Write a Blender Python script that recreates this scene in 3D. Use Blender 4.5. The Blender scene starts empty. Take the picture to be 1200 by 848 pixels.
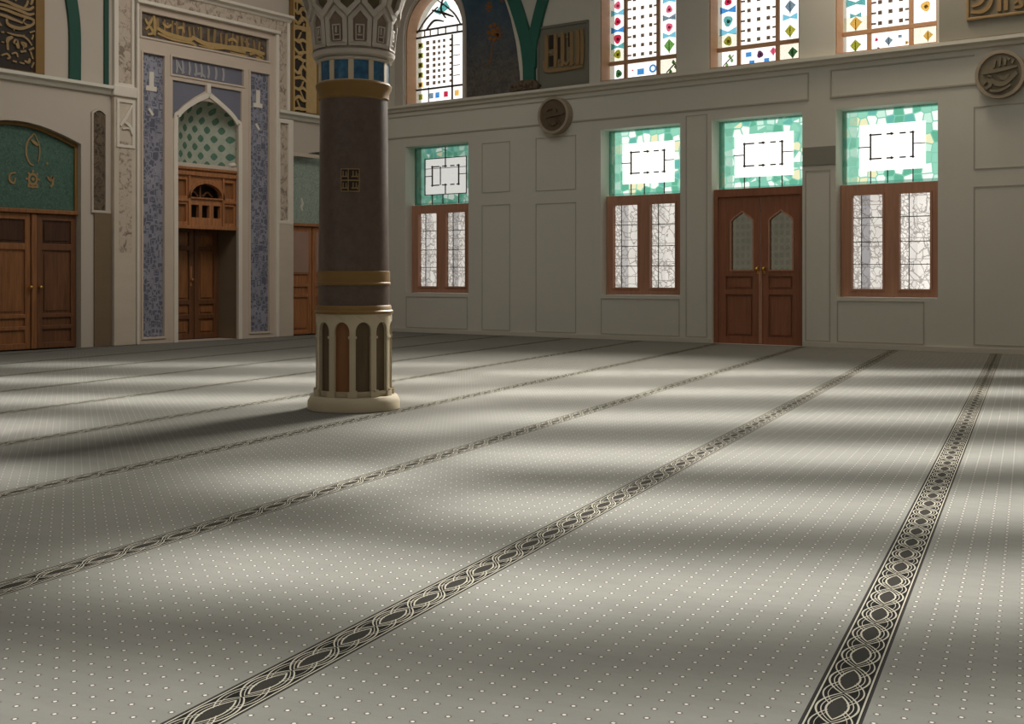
import bpy, bmesh, math, random
from mathutils import Vector
from mathutils.geometry import tessellate_polygon
random.seed(7)
sc = bpy.context.scene
COL = sc.collection
PI = math.pi

# ---------------------------------------------------------------- frames
# the east wall is the plane y = 0 (room at y < 0), the prayer wall is the plane x = 0 (room at x > 0)
def TR(a, b, d): return (a, -d, b)          # a = metres along the wall, b = height, d = out into the room
def TQ(a, b, d): return (d, a, b)
CX, CY = 9.376, -10.583                     # the column
PH0 = math.atan2(-17.68 - CY, 16.15 - CX)
def TC(a, b, d):                            # a = angle in degrees round the column, d = radius
    p = PH0 + math.radians(a)
    return (CX + d*math.cos(p), CY + d*math.sin(p), b)

# ---------------------------------------------------------------- mesh builder
class MB:
    def __init__(s): s.v = []; s.f = []; s.m = []
    def add(s, vs, fs, mi=0):
        o = len(s.v); s.v += [tuple(p) for p in vs]
        for f in fs: s.f.append([i+o for i in f]); s.m.append(mi)
    def box(s, T, a0, a1, b0, b1, d0, d1, mi=0):
        vs = [T(a, b, d) for d in (d0, d1) for b in (b0, b1) for a in (a0, a1)]
        s.add(vs, [(0,1,3,2),(4,6,7,5),(0,4,5,1),(2,3,7,6),(0,2,6,4),(1,5,7,3)], mi); return s
    def prism(s, T, loops, d0, d1, mi=0, back=True, D=None):
        if loops and not isinstance(loops[0][0], (tuple, list)): loops = [loops]
        flat = [p for l in loops for p in l]
        tri = tessellate_polygon([[Vector((p[0], p[1], 0)) for p in l] for l in loops])
        n = len(flat)
        f0 = (lambda p: d0) if D is None else (lambda p: D(p, 0))
        f1 = (lambda p: d1) if D is None else (lambda p: D(p, 1))
        vs = [T(p[0], p[1], f0(p)) for p in flat] + [T(p[0], p[1], f1(p)) for p in flat]
        fs = []
        for t in tri:
            fs.append((t[0]+n, t[1]+n, t[2]+n))
            if back: fs.append((t[2], t[1], t[0]))
        k = 0
        for l in loops:
            m = len(l)
            for i in range(m):
                j = (i+1) % m
                fs.append((k+i, k+j, k+j+n, k+i+n))
            k += m
        s.add(vs, fs, mi); return s
    def stroke(s, T, pts, w, d0, d1, mi=0, taper=.35):
        # a pen stroke: swelling ribbon along a polyline, standing off its ground
        s.k = getattr(s, 'k', 0) + 1; d1 += (s.k*7 % 23)*.0004      # crossing strokes lie over one another
        pts = smooth(pts); n = len(pts); L = []; R = []
        for i, p in enumerate(pts):
            q0 = pts[max(0, i-1)]; q1 = pts[min(n-1, i+1)]
            tx, ty = q1[0]-q0[0], q1[1]-q0[1]; l = math.hypot(tx, ty) or 1
            t = i/(n-1); ww = w*.5*(taper + (1-taper)*math.sin(PI*min(1, max(0, .12+.76*t))))
            L.append((p[0]-ty/l*ww, p[1]+tx/l*ww)); R.append((p[0]+ty/l*ww, p[1]-tx/l*ww))
        vs = []; fs = []
        for i in range(n):
            vs += [T(*L[i], d0), T(*L[i], d1), T(*R[i], d1), T(*R[i], d0)]
            if i:
                o = 4*(i-1)
                for k in range(4): fs.append((o+k, o+(k+1) % 4, o+4+(k+1) % 4, o+4+k))
        fs += [(0,1,2,3), (4*n-4, 4*n-3, 4*n-2, 4*n-1)]
        s.add(vs, fs, mi); return s
    def dot(s, T, a, b, r, d0, d1, mi=0, n=4, rot=0, sy=1):
        return s.prism(T, [(a+r*math.cos(rot+2*PI*i/n), b+sy*r*math.sin(rot+2*PI*i/n)) for i in range(n)], d0, d1, mi)
    def lathe(s, prof, n=72, mi=0, c=(CX, CY)):
        vs = []; fs = []; m = len(prof)
        for i in range(n):
            t = 2*PI*i/n
            vs += [(c[0]+r*math.cos(t), c[1]+r*math.sin(t), z) for r, z in prof]
        for i in range(n):
            for k in range(m-1):
                a = i*m+k; b = ((i+1) % n)*m+k
                fs.append((a, b, b+1, a+1))
        s.add(vs, fs, mi)
        for k in (0, m-1): s.f.append([len(s.v)-n*m+i*m+k for i in range(n)]); s.m.append(mi)
        return s
    def tube(s, pts, r, n=8, mi=0):
        vs = []; fs = []; m = len(pts)
        for i, p in enumerate(pts):
            a = Vector(pts[max(0, i-1)]); b = Vector(pts[min(m-1, i+1)]); t = (b-a).normalized()
            u = t.orthogonal().normalized(); w = t.cross(u)
            for k in range(n):
                q = Vector(p) + u*r*math.cos(2*PI*k/n) + w*r*math.sin(2*PI*k/n); vs.append(tuple(q))
        for i in range(m-1):
            for k in range(n): fs.append((i*n+k, i*n+(k+1) % n, (i+1)*n+(k+1) % n, (i+1)*n+k))
        fs += [tuple(range(n)), tuple(range((m-1)*n, m*n))]
        s.add(vs, fs, mi); return s
    def ball(s, c, r, mi=0, n=12, sc_=(1,1,1)):
        vs = []; fs = []
        for j in range(1, n):
            for i in range(n):
                a = PI*j/n; t = 2*PI*i/n
                vs.append((c[0]+sc_[0]*r*math.sin(a)*math.cos(t), c[1]+sc_[1]*r*math.sin(a)*math.sin(t), c[2]+sc_[2]*r*math.cos(a)))
        for j in range(n-2):
            for i in range(n): fs.append((j*n+i, j*n+(i+1) % n, (j+1)*n+(i+1) % n, (j+1)*n+i))
        fs += [tuple(range(n)), tuple(range((n-2)*n, (n-1)*n))]
        s.add(vs, fs, mi); return s
    def build(s, name, mats, parent=None, root=None, bevel=0, smoothed=False, flip=True):
        me = bpy.data.meshes.new(name)
        root = root or parent
        o = Vector(root.location) if root else Vector((0,0,0))
        me.from_pydata([tuple(Vector(p)-o) for p in s.v], [], s.f)
        mats = mats if isinstance(mats, (list, tuple)) else [mats]
        for m in mats: me.materials.append(m)
        me.polygons.foreach_set('material_index', s.m)
        bm = bmesh.new(); bm.from_mesh(me)
        bmesh.ops.recalc_face_normals(bm, faces=bm.faces[:])
        if smoothed:
            for f in bm.faces: f.smooth = True
            for e in bm.edges:
                if len(e.link_faces) == 2 and e.calc_face_angle(0) > .6: e.smooth = False
        bm.to_mesh(me); bm.free()
        ob = bpy.data.objects.new(name, me); COL.objects.link(ob)
        if parent: ob.parent = parent
        if bevel:
            b = ob.modifiers.new('bevel', 'BEVEL'); b.width = bevel; b.segments = 2; b.limit_method = 'ANGLE'; b.angle_limit = .9
        return ob

def smooth(pts, k=6):
    if len(pts) < 3: return pts
    out = []
    for i in range(len(pts)-1):
        p0 = pts[max(0, i-1)]; p1 = pts[i]; p2 = pts[i+1]; p3 = pts[min(len(pts)-1, i+2)]
        for j in range(k):
            t = j/k
            out.append(tuple(.5*((2*p1[c]) + (-p0[c]+p2[c])*t + (2*p0[c]-5*p1[c]+4*p2[c]-p3[c])*t*t + (-p0[c]+3*p1[c]-3*p2[c]+p3[c])*t**3) for c in (0,1)))
    out.append(pts[-1]); return out

def rect(a0, a1, b0, b1): return [(a0,b0),(a1,b0),(a1,b1),(a0,b1)]
def arch(a0, a1, b0, bs, ba, n=10, p=1.6):       # pointed arch: springs at bs, apex at ba
    c = (a0+a1)/2; h = (a1-a0)/2; pts = [(a0,b0),(a1,b0)]
    r = [(c+h*(1-(i/n)**p), bs+(ba-bs)*(i/n)**.85) for i in range(n+1)]
    r = [(c+h*math.cos(PI/2*i/n)**.9 if i < n else c, bs+(ba-bs)*(.82*math.sin(PI/2*i/n)+.18*i/n)) for i in range(n+1)]
    pts += r + [(2*c-x, z) for x, z in r[-2::-1]]
    return pts
def lancet(a0, a1, b0, bs, ba):     # flat shoulders, then an ogee point
    c = (a0+a1)/2; h = (a1-a0)/2
    r = [(1,0),(.97,.12),(.8,.34),(.55,.55),(.28,.75),(.1,.9)]
    return [(a0,b0),(a1,b0)] + [(c+h*x, bs+(ba-bs)*z) for x,z in r] + [(c,ba)] + [(c-h*x, bs+(ba-bs)*z) for x,z in r[::-1]]
def segarch(a0, a1, b0, bs, ba, n=12):
    return [(a0,b0),(a1,b0)] + [(a1-(a1-a0)*i/n, bs+(ba-bs)*math.sin(PI*i/n)) for i in range(n+1)]
def ring(T, a0, a1, b0, b1, w, d0, d1, mb=None, mi=0):
    mb = mb or MB(); return mb.prism(T, [rect(a0,a1,b0,b1), rect(a0+w,a1-w,b0+w,b1-w)], d0, d1, mi)

# ---------------------------------------------------------------- objects
def tag(o, label=None, cat=None, group=None, kind=None):
    if label: o['label'] = label
    if cat: o['category'] = cat
    if group: o['group'] = group
    if kind: o['kind'] = kind
    return o
def thing(name, loc, label, cat, group=None, kind=None):
    o = bpy.data.objects.new(name, None); COL.objects.link(o); o.location = loc; o.empty_display_size = .2
    return tag(o, label, cat, group, kind)
def struct(mb, name, m, label, cat, **k): return tag(mb.build(name, m, **k), label, cat, kind='structure')

# ---------------------------------------------------------------- materials
def lin(c): return tuple(((x/255)/12.92 if x/255 <= .04045 else ((x/255+.055)/1.055)**2.4) for x in c) + (1,)
class NT:
    def __init__(s, name):
        s.mat = bpy.data.materials.new(name); s.mat.use_nodes = True; s.t = s.mat.node_tree; s.t.nodes.clear()
        s.out = s.n('ShaderNodeOutputMaterial')
    def n(s, typ, **k):
        x = s.t.nodes.new(typ)
        for a, b in k.items(): setattr(x, a, b)
        return x
    def l(s, a, b): s.t.links.new(a, b)
    def val(s, sock, v):
        if hasattr(v, 'node'): s.l(v, sock)
        else: sock.default_value = v
    def math(s, op, a, b=None, c=None, clamp=False):
        x = s.n('ShaderNodeMath', operation=op, use_clamp=clamp); s.val(x.inputs[0], a)
        if b is not None: s.val(x.inputs[1], b)
        if c is not None: s.val(x.inputs[2], c)
        return x.outputs[0]
    def mix(s, f, a, b, mode='MIX'):
        x = s.n('ShaderNodeMix', data_type='RGBA', blend_type=mode); s.val(x.inputs['Factor'], f); s.val(x.inputs['A'], a); s.val(x.inputs['B'], b)
        return x.outputs['Result']
    def ramp(s, f, stops):
        x = s.n('ShaderNodeValToRGB'); s.l(f, x.inputs[0]); e = x.color_ramp.elements
        while len(e) < len(stops): e.new(.5)
        for q, (p, c) in zip(e, stops): q.position = p; q.color = c
        return x.outputs[0]
    def coord(s, kind='Object'): return s.n('ShaderNodeTexCoord').outputs[kind]
    def xyz(s, v):
        x = s.n('ShaderNodeSeparateXYZ'); s.l(v, x.inputs[0]); return x.outputs
    def noise(s, scale, v=None, detail=4, rough=.55, dist=0):
        x = s.n('ShaderNodeTexNoise'); x.inputs['Scale'].default_value = scale; x.inputs['Detail'].default_value = detail
        x.inputs['Roughness'].default_value = rough; x.inputs['Distortion'].default_value = dist
        if v is not None: s.l(v, x.inputs['Vector'])
        return x.outputs['Fac']
    def scaled(s, v, sx, sy, sz):
        x = s.n('ShaderNodeVectorMath', operation='MULTIPLY'); s.l(v, x.inputs[0]); x.inputs[1].default_value = (sx, sy, sz); return x.outputs[0]
    def band(s, x, lo, hi):    # 1 where lo < x < hi
        return s.math('MULTIPLY', s.math('GREATER_THAN', x, lo), s.math('LESS_THAN', x, hi))
    def surf(s, col, rough=.6, metal=0, bump=None, bd=.01, spec=.35):
        p = s.n('ShaderNodeBsdfPrincipled'); s.val(p.inputs['Base Color'], col); s.val(p.inputs['Roughness'], rough); p.inputs['Metallic'].default_value = metal
        p.inputs['Specular IOR Level'].default_value = spec
        if bump is not None:
            b = s.n('ShaderNodeBump'); b.inputs['Strength'].default_value = .6; b.inputs['Distance'].default_value = bd
            s.l(bump, b.inputs['Height']); s.l(b.outputs[0], p.inputs['Normal'])
        s.l(p.outputs[0], s.out.inputs[0]); return s.mat
    def glass(s, col, gloss=.05):
        gm = s.n('ShaderNodeGamma'); s.val(gm.inputs[0], col); gm.inputs[1].default_value = .5   # a pane has two faces
        t = s.n('ShaderNodeBsdfTransparent'); s.l(gm.outputs[0], t.inputs[0])
        g = s.n('ShaderNodeBsdfGlossy'); g.inputs['Roughness'].default_value = .15
        m = s.n('ShaderNodeMixShader'); m.inputs[0].default_value = gloss
        s.l(t.outputs[0], m.inputs[1]); s.l(g.outputs[0], m.inputs[2]); s.l(m.outputs[0], s.out.inputs[0]); return s.mat

def plain(name, c, rough=.6, var=.12, scale=2.5, metal=0, bump=0, bs=40, spec=.3, stretch=None):
    t = NT(name); v = t.coord()
    if stretch: v = t.scaled(v, *stretch)
    f = t.noise(scale, v); c = lin(c)
    col = t.mix(f, tuple(x*(1-var) for x in c[:3])+(1,), tuple(min(1, x*(1+var)) for x in c[:3])+(1,))
    return t.surf(col, rough, metal, t.noise(bs, v) if bump else None, bump or .01, spec)
def wood(name, c, grain=(18,18,1.2), var=.3, rough=.42):
    t = NT(name); v = t.scaled(t.coord(), *grain); f = t.noise(1.6, v, 6, .6, .4); c = lin(c)
    col = t.ramp(f, [(.3, tuple(x*(1-var) for x in c[:3])+(1,)), (.7, tuple(x*(1+var) for x in c[:3])+(1,))])
    return t.surf(col, rough, 0, f, .003, .35)

M = {}
M['wall'] = plain('wall_plaster', (200,196,184), .75, .06, .6, bump=.002, bs=60)
M['wall_dark'] = plain('side_plaster', (165,155,140), .8, .06, .6)
M['wall_low'] = plain('wall_panel_plaster', (192,186,172), .7, .07, 1.2, stretch=(3,3,.5))
M['bead'] = plain('bead_and_groove_line', (168,162,148), .7, .05)  # darker than the wall; on panel frames it paints in the shade of grooves
M['ledge'] = plain('ledge_stone', (206,201,188), .7, .06)
M['qwall'] = plain('prayer_wall_plaster', (184,172,158), .78, .07, .8)
M['ceil'] = plain('ceiling_plaster', (150,145,132), .9, .05)
M['marble'] = plain('mihrab_marble', (196,179,162), .55, .1, 1.5, bump=.002, bs=25)
M['marble_pale'] = plain('pale_marble_moulding', (216,206,192), .5, .08, 2)
M['stone'] = plain('ashlar_stone', (194,180,162), .75, .13, 1.2, bump=.004, bs=18, stretch=(1,1,3))
M['stone_olive'] = plain('olive_stone', (116,98,76), .75, .13, 1.2, bump=.004, bs=18, stretch=(1,1,3))
M['wood'] = wood('oak_door', (136,90,54))
M['wood_dark'] = wood('walnut_door', (104,68,44))
M['wood_orange'] = wood('orange_oak', (160,106,66))
M['wood_win'] = wood('window_mahogany', (172,126,100), var=.14, rough=.5)
M['wood_entry'] = wood('entry_mahogany', (140,90,64), var=.18, rough=.48)
M['wood_black'] = wood('dark_door_panel', (70,44,28))  # dark wood for the top door panels and the recess backings
M['tan'] = plain('tan_window_lining', (178,140,108), .6, .14, 3, stretch=(1,1,4))
M['brass'] = plain('brass', (205,165,85), .3, .1, metal=1)
M['iron'] = plain('dark_iron', (84,78,72), .5, .1, metal=.6)
M['gold'] = plain('gold_leaf', (178,148,98), .42, .2, 9, metal=.15)
M['gold_dull'] = plain('dull_gold', (146,120,82), .55, .18, 6, metal=.1)
M['gold_frame'] = plain('ochre_gold_frame', (128,98,54), .5, .12, 3, metal=.1)
M['script_dark'] = plain('script_ground', (46,38,31), .6, .2, 8)
M['olive'] = plain('olive_panel', (116,114,102), .65, .1, 2)
M['green'] = plain('green_paint', (44,98,84), .55, .12, 3)
M['green_dark'] = plain('dark_green_paint', (34,74,62), .6, .12, 3)
M['relief'] = plain('carved_relief_bronze', (122,112,92), .55, .15, 9, bump=.006, bs=22)
M['disc_wood'] = wood('disc_wood', (96,80,62), (5,5,5), .18, .6)
M['disc_rim'] = plain('disc_rim', (156,142,122), .6, .1)
M['patch'] = plain('grey_wall_patch', (136,132,120), .7, .05)
M['leadm'] = plain('lead_came', (66,52,42), .6, .15)
M['carve'] = None
t = NT('carved_stone'); v = t.coord(); f = t.noise(9, v, 5, .6, 1.2)
M['carve'] = t.surf(t.ramp(f, [(.36, lin((132,118,103))), (.5, lin((188,172,155)))]), .75, 0, f, .02)
t = NT('carved_dark_stone'); v = t.coord(); f = t.noise(8, v, 5, .6, 1.5)
M['carve_dark'] = t.surf(t.ramp(f, [(.36, lin((52,42,32))), (.56, lin((104,88,70)))]), .75, 0, f, .02)

# column materials
t = NT('column_porphyry'); v = t.coord(); f = t.noise(14, v, 6, .7); g = t.noise(2.5, t.scaled(v, 1, 1, .25), 3)
M['shaft'] = t.surf(t.mix(g, t.ramp(f, [(.3, lin((62,49,42))), (.7, lin((104,86,76)))]), lin((86,70,62))), .34, 0, None, .01, .5)
M['cream'] = plain('cream_carved_stone', (186,172,146), .6, .1, 5, bump=.002, bs=40)
M['cap'] = plain('capital_stone', (184,174,162), .7, .08, 4, bump=.003, bs=30)
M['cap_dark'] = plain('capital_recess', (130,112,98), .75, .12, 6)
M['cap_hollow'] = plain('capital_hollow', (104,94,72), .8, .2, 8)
M['pan_brown'] = wood('column_brown_panel', (90,72,50), (14,14,1), .18, .5)
M['pan_orange'] = wood('column_amber_panel', (130,86,52), (14,14,1), .18, .5)
t = NT('blue_iznik_tile'); f = t.noise(16, t.coord(), 4, .6)
M['blue'] = t.surf(t.ramp(f, [(.35, lin((30,72,104))), (.62, lin((52,104,138))), (.8, lin((96,138,160)))]), .28, 0, None, .01, .5)
M['tile_frame'] = plain('tile_band_frame', (196,178,150), .55, .08)

# blue-grey carved tile (square script pattern)
def kufic(name, base, line, sx=9.0, sz=9.0):
    t = NT(name); v = t.coord(); p = t.xyz(v)
    vor = t.n('ShaderNodeTexVoronoi', distance='CHEBYCHEV'); vor.inputs['Scale'].default_value = sx
    t.l(t.scaled(v, 1, 1, .8), vor.inputs['Vector'])
    vo2 = t.n('ShaderNodeTexVoronoi', feature='F2', distance='CHEBYCHEV'); vo2.inputs['Scale'].default_value = sx
    t.l(t.scaled(v, 1, 1, .8), vo2.inputs['Vector'])
    e = t.math('SUBTRACT', vo2.outputs['Distance'], vor.outputs['Distance'])
    r2 = t.math('ABSOLUTE', t.math('SUBTRACT', vor.outputs['Distance'], .28))
    ln = t.math('MAXIMUM', t.math('LESS_THAN', e, .12), t.math('LESS_THAN', r2, .05))
    n1 = t.noise(3, v)
    ln = t.math('MULTIPLY', ln, t.math('MULTIPLY_ADD', n1, 1.0, .15, True))
    col = t.mix(ln, t.mix(n1, lin(tuple(int(x*.85) for x in base)), lin(tuple(min(255, int(x*1.1)) for x in base))), lin(line))
    return t.surf(col, .5, 0, ln, .01)
M['kufic'] = kufic('blue_grey_script_tile', (98,98,112), (158,156,166), 10.5)
M['spandrel'] = plain('blue_grey_marble', (112,112,124), .5, .08, 3)
t = NT('inscription_ground'); f = t.noise(7, t.coord(), 5, .6)
M['ins_ground'] = t.surf(t.ramp(f, [(.35, lin((70,62,56))), (.65, lin((112,100,90)))]), .6)

# green mosaic lunettes
def mosaic(name, c0, c1, c2):
    t = NT(name); v = t.coord()
    vor = t.n('ShaderNodeTexVoronoi'); vor.inputs['Scale'].default_value = 26; t.l(v, vor.inputs['Vector'])
    f = t.noise(13, v, 6, .75, 2); s = t.noise(34, v, 4, .7)
    col = t.ramp(f, [(.32, lin(c0)), (.58, lin(c1))])
    col = t.mix(t.math('GREATER_THAN', s, .62), col, lin(c2))
    return t.surf(col, .5, 0, f, .008)
M['mosaic'] = mosaic('green_mosaic', (44,70,60), (72,102,88), (122,128,108))
M['mosaic_pale'] = mosaic('pale_green_mosaic', (118,132,120), (156,168,156), (184,190,178))

# niche tiles: green leaf-diamonds on a pale ground
t = NT('niche_leaf_tile'); p = t.xyz(t.coord())
u = t.math('DIVIDE', p[1], .235); w = t.math('DIVIDE', p[2], .31)
def frac(x): return t.math('SUBTRACT', t.math('FRACT', x), .5)
def dia(du, dw, r):
    a = t.math('ABSOLUTE', frac(t.math('ADD', u, du))); b = t.math('ABSOLUTE', frac(t.math('ADD', w, dw)))
    return t.math('LESS_THAN', t.math('ADD', t.math('POWER', t.math('MULTIPLY', a, 3.6), 1.5), t.math('POWER', t.math('MULTIPLY', b, 4.2), 1.5)), r)
nz = t.noise(11, t.coord(), 4)
m1 = t.math('MAXIMUM', dia(0, 0, .85), dia(.5, .5, .85))
col = t.mix(m1, t.mix(nz, lin((138,146,130)), lin((186,188,172))), t.mix(nz, lin((40,84,66)), lin((104,136,116))))
M['leaf_tile'] = t.surf(col, .45)

# painted arch field, dark blue with ochre flowers
t = NT('blue_painted_plaster'); v = t.coord(); f = t.noise(2.2, v, 5, .6); g = t.noise(9, v, 5, .7, 1.5); p = t.xyz(v)
hgt = t.math('MULTIPLY_ADD', p[2], .7, -.3, True)
base = t.mix(hgt, t.ramp(g, [(.35, lin((70,66,64))), (.65, lin((104,98,90)))]), t.ramp(f, [(.35, lin((40,70,94))), (.7, lin((72,92,104)))]))
M['mural'] = t.surf(base, .7)
M['mural_flower'] = plain('ochre_flower_paint', (134,86,34), .7, .3, 20)

# --------- glass
WHITE = (.96,.96,.94,1)
t = NT('white_glass'); f = t.noise(6, t.coord(), 3)
M['g_white'] = t.glass(t.mix(f, (.84,.84,.82,1), (.98,.98,.97,1)))
def cglass(name, c): 
    t = NT(name); f = t.noise(14, t.coord(), 3); c = lin(c)
    return t.glass(t.mix(f, tuple(x*.85 for x in c[:3])+(1,), c))
GC = {k: cglass(k+'_stained_glass', c) for k, c in dict(blue=(70,140,205), pale_blue=(120,190,215), red=(190,40,75), rose=(215,95,125), olive=(150,150,50), leaf=(100,150,75), dark_green=(55,100,60), amber=(225,180,90), cream=(246,243,226), teal=(90,165,165), brown=(92,74,58), plum=(90,50,85), grey=(110,130,145)).items()}
# green bordered transom glass
def transom(name, dim=1.0, seed=0.0):
    t = NT(name); g = t.xyz(t.coord('Generated')); u, w = g[0], g[2]
    v = t.n('ShaderNodeCombineXYZ'); t.l(t.math('MULTIPLY', u, 1.45), v.inputs[0]); v.inputs[1].default_value = seed; t.l(w, v.inputs[2])
    vv = v.outputs[0]
    inner = t.math('MULTIPLY', t.band(u, .17, .83), t.band(w, .17, .79))
    vor = t.n('ShaderNodeTexVoronoi'); vor.inputs['Scale'].default_value = 7.5; vor.inputs['Randomness'].default_value = .42; t.l(vv, vor.inputs['Vector'])
    edge = t.n('ShaderNodeTexVoronoi', feature='DISTANCE_TO_EDGE'); edge.inputs['Scale'].default_value = 7.5; edge.inputs['Randomness'].default_value = .42; t.l(vv, edge.inputs['Vector'])
    cs = t.n('ShaderNodeSeparateColor'); t.l(vor.outputs['Color'], cs.inputs[0])
    cell = t.ramp(cs.outputs[0], [(0, lin((86,156,132))), (.2, lin((128,186,166))), (.38, lin((176,210,198))), (.52, lin((214,226,220))), (.80, lin((208,206,172))), (.9, lin((90,160,152)))])
    cell.node.color_ramp.interpolation = 'CONSTANT'
    soft = t.noise(16, vv, 3)
    left = t.math('LESS_THAN', u, .15)
    cell = t.mix(t.math('MULTIPLY', left, .7), cell, t.mix(soft, lin((84,142,122)), lin((128,176,158))))
    lead = t.math('LESS_THAN', edge.outputs['Distance'], .055)
    col = t.mix(lead, cell, lin((116,176,158)))
    rim = t.math('MAXIMUM', t.math('MAXIMUM', t.math('LESS_THAN', u, .03), t.math('GREATER_THAN', u, .97)), t.math('MAXIMUM', t.math('LESS_THAN', w, .035), t.math('GREATER_THAN', w, .965)))
    col = t.mix(t.math('MULTIPLY', rim, .7), col, lin((70,130,116)))
    col = t.mix(inner, col, t.mix(soft, (.93,.93,.91,1), (1,1,1,1)))
    col = t.mix(1.0, col, (dim,dim,dim*.97,1), 'MULTIPLY')
    return t.glass(col)
# lower casement glass: frosted white with a grey tracery of lead lines
def casement(name, dim, grey, seed):
    t = NT(name); g = t.xyz(t.coord('Generated')); u, w = g[0], g[2]
    v = t.n('ShaderNodeCombineXYZ'); t.l(t.math('MULTIPLY', u, .42), v.inputs[0]); v.inputs[1].default_value = seed; t.l(w, v.inputs[2]); vv = v.outputs[0]
    wob = t.noise(9, vv, 3)
    vw = t.n('ShaderNodeVectorMath', operation='ADD'); t.l(vv, vw.inputs[0])
    cw = t.n('ShaderNodeCombineXYZ'); t.l(t.math('MULTIPLY', wob, .12), cw.inputs[0]); t.l(t.math('MULTIPLY', wob, -.1), cw.inputs[2]); t.l(cw.outputs[0], vw.inputs[1])
    edge = t.n('ShaderNodeTexVoronoi', feature='DISTANCE_TO_EDGE', distance='EUCLIDEAN'); edge.inputs['Scale'].default_value = 8; t.l(vw.outputs[0], edge.inputs['Vector'])
    fine = t.n('ShaderNodeTexVoronoi', feature='DISTANCE_TO_EDGE'); fine.inputs['Scale'].default_value = 22; t.l(vw.outputs[0], fine.inputs['Vector'])
    l1 = t.math('LESS_THAN', edge.outputs['Distance'], .035); n2 = t.noise(5, vv, 2)
    l2 = t.math('MULTIPLY', t.math('LESS_THAN', fine.outputs['Distance'], .06), t.math('GREATER_THAN', n2, .53))
    leftband = t.math('LESS_THAN', u, .30)
    l3 = t.math('MULTIPLY', t.math('LESS_THAN', fine.outputs['Distance'], .09), leftband)
    line = t.math('MAXIMUM', t.math('MAXIMUM', l1, l2), l3)
    hz = t.math('LESS_THAN', t.math('ABSOLUTE', t.math('SUBTRACT', t.math('FRACT', t.math('MULTIPLY_ADD', w, 4.6, seed*.37)), .5)), .02)
    line = t.math('MAXIMUM', line, hz)
    base = t.mix(t.noise(3.5, vv, 3), lin((204,200,194)), lin((250,248,244)))
    bar = t.math('MULTIPLY', t.band(u, .28, .55), grey)
    base = t.mix(bar, base, lin((140,140,146)))
    col = t.mix(t.math('MULTIPLY', line, .62), base, lin((108,98,92)))
    col = t.mix(1.0, col, (dim*.72,dim*.71,dim*.695,1), 'MULTIPLY')
    return t.glass(col)
t = NT('dim_door_glass'); g = t.xyz(t.coord('Generated')); f = t.noise(5, t.coord(), 4)
sq = t.math('MULTIPLY', t.math('GREATER_THAN', t.math('ABSOLUTE', t.math('SUBTRACT', t.math('FRACT', t.math('MULTIPLY', g[0], 4)), .5)), .2), t.math('GREATER_THAN', t.math('ABSOLUTE', t.math('SUBTRACT', t.math('FRACT', t.math('MULTIPLY', g[2], 8)), .5)), .2))
M['g_door'] = t.glass(t.mix(t.math('MULTIPLY', sq, .3), t.mix(f, lin((60,58,48)), lin((74,71,60))), lin((44,43,37))))

# --------- carpet
SP = 1.435
t = NT('prayer_carpet'); v = t.coord(); p = t.xyz(v); X, Y = p[0], p[1]
xm = t.math('SUBTRACT', t.math('FLOORED_MODULO', t.math('ADD', X, SP/2), SP), SP/2)
ax = t.math('ABSOLUTE', xm); HW = .066
V = t.math('DIVIDE', ax, HW)                       # 0 at the stripe's middle, 1 at its edge
ph = t.math('MULTIPLY', Y, PI/.225)
s1 = t.math('ABSOLUTE', t.math('SINE', ph)); c1 = t.math('ABSOLUTE', t.math('COSINE', ph))
e = t.math('SUBTRACT', t.math('MULTIPLY', t.math('POWER', s1, .8), .74), V)
e2 = t.math('SUBTRACT', t.math('MULTIPLY', t.math('POWER', c1, .8), .74), V)
L = t.band(e, -.09, -.01)
for lo, hi in ((.12, .165), (.29, .37)): L = t.math('MAXIMUM', L, t.band(e, lo, hi))
L = t.math('MAXIMUM', L, t.band(e2, -.07, -.01)); L = t.math('MAXIMUM', L, t.band(e2, .14, .17))
L = t.math('MAXIMUM', L, t.band(V, .89, .96))
core = t.math('GREATER_THAN', e, .40)
instr = t.math('LESS_THAN', V, 1.0)
outline = t.band(V, 1.0, 1.10)
G = SP/22
def cell(x): return t.math('MULTIPLY', t.math('SUBTRACT', t.math('FRACT', t.math('DIVIDE', x, G)), .5), G)
dx = cell(t.math('ADD', xm, G*.5*0)); dy = cell(Y)
rr = t.math('SQRT', t.math('ADD', t.math('MULTIPLY', dx, dx), t.math('MULTIPLY', dy, dy)))
dotm = t.math('LESS_THAN', rr, .0050); dring = t.band(rr, .0050, .0098)
pile = t.noise(420, v, 2); big = t.noise(1.1, v, 5, .65); mid = t.noise(5, t.scaled(v, .45, 1.6, 1), 6, .75)
ground = t.mix(mid, lin((109,107,100)), lin((133,131,123)))
ground = t.mix(t.math('MULTIPLY', big, .35), ground, lin((94,92,86)))
ground = t.mix(t.math('MULTIPLY', pile, .25), ground, lin((86,85,80)))
col = t.mix(t.math('MULTIPLY', dring, .55), ground, lin((72,68,60)))
col = t.mix(dotm, col, lin((196,191,176)))
stripe = t.mix(L, lin((20,19,17)), lin((158,153,137)))
stripe = t.mix(core, stripe, lin((44,42,37)))
col = t.mix(outline, col, lin((44,42,38)))
col = t.mix(instr, col, stripe)
M['carpet'] = t.surf(col, .95, 0, pile, .003, .05)
M['slab'] = plain('floor_screed', (120,116,108), .9)

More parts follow.
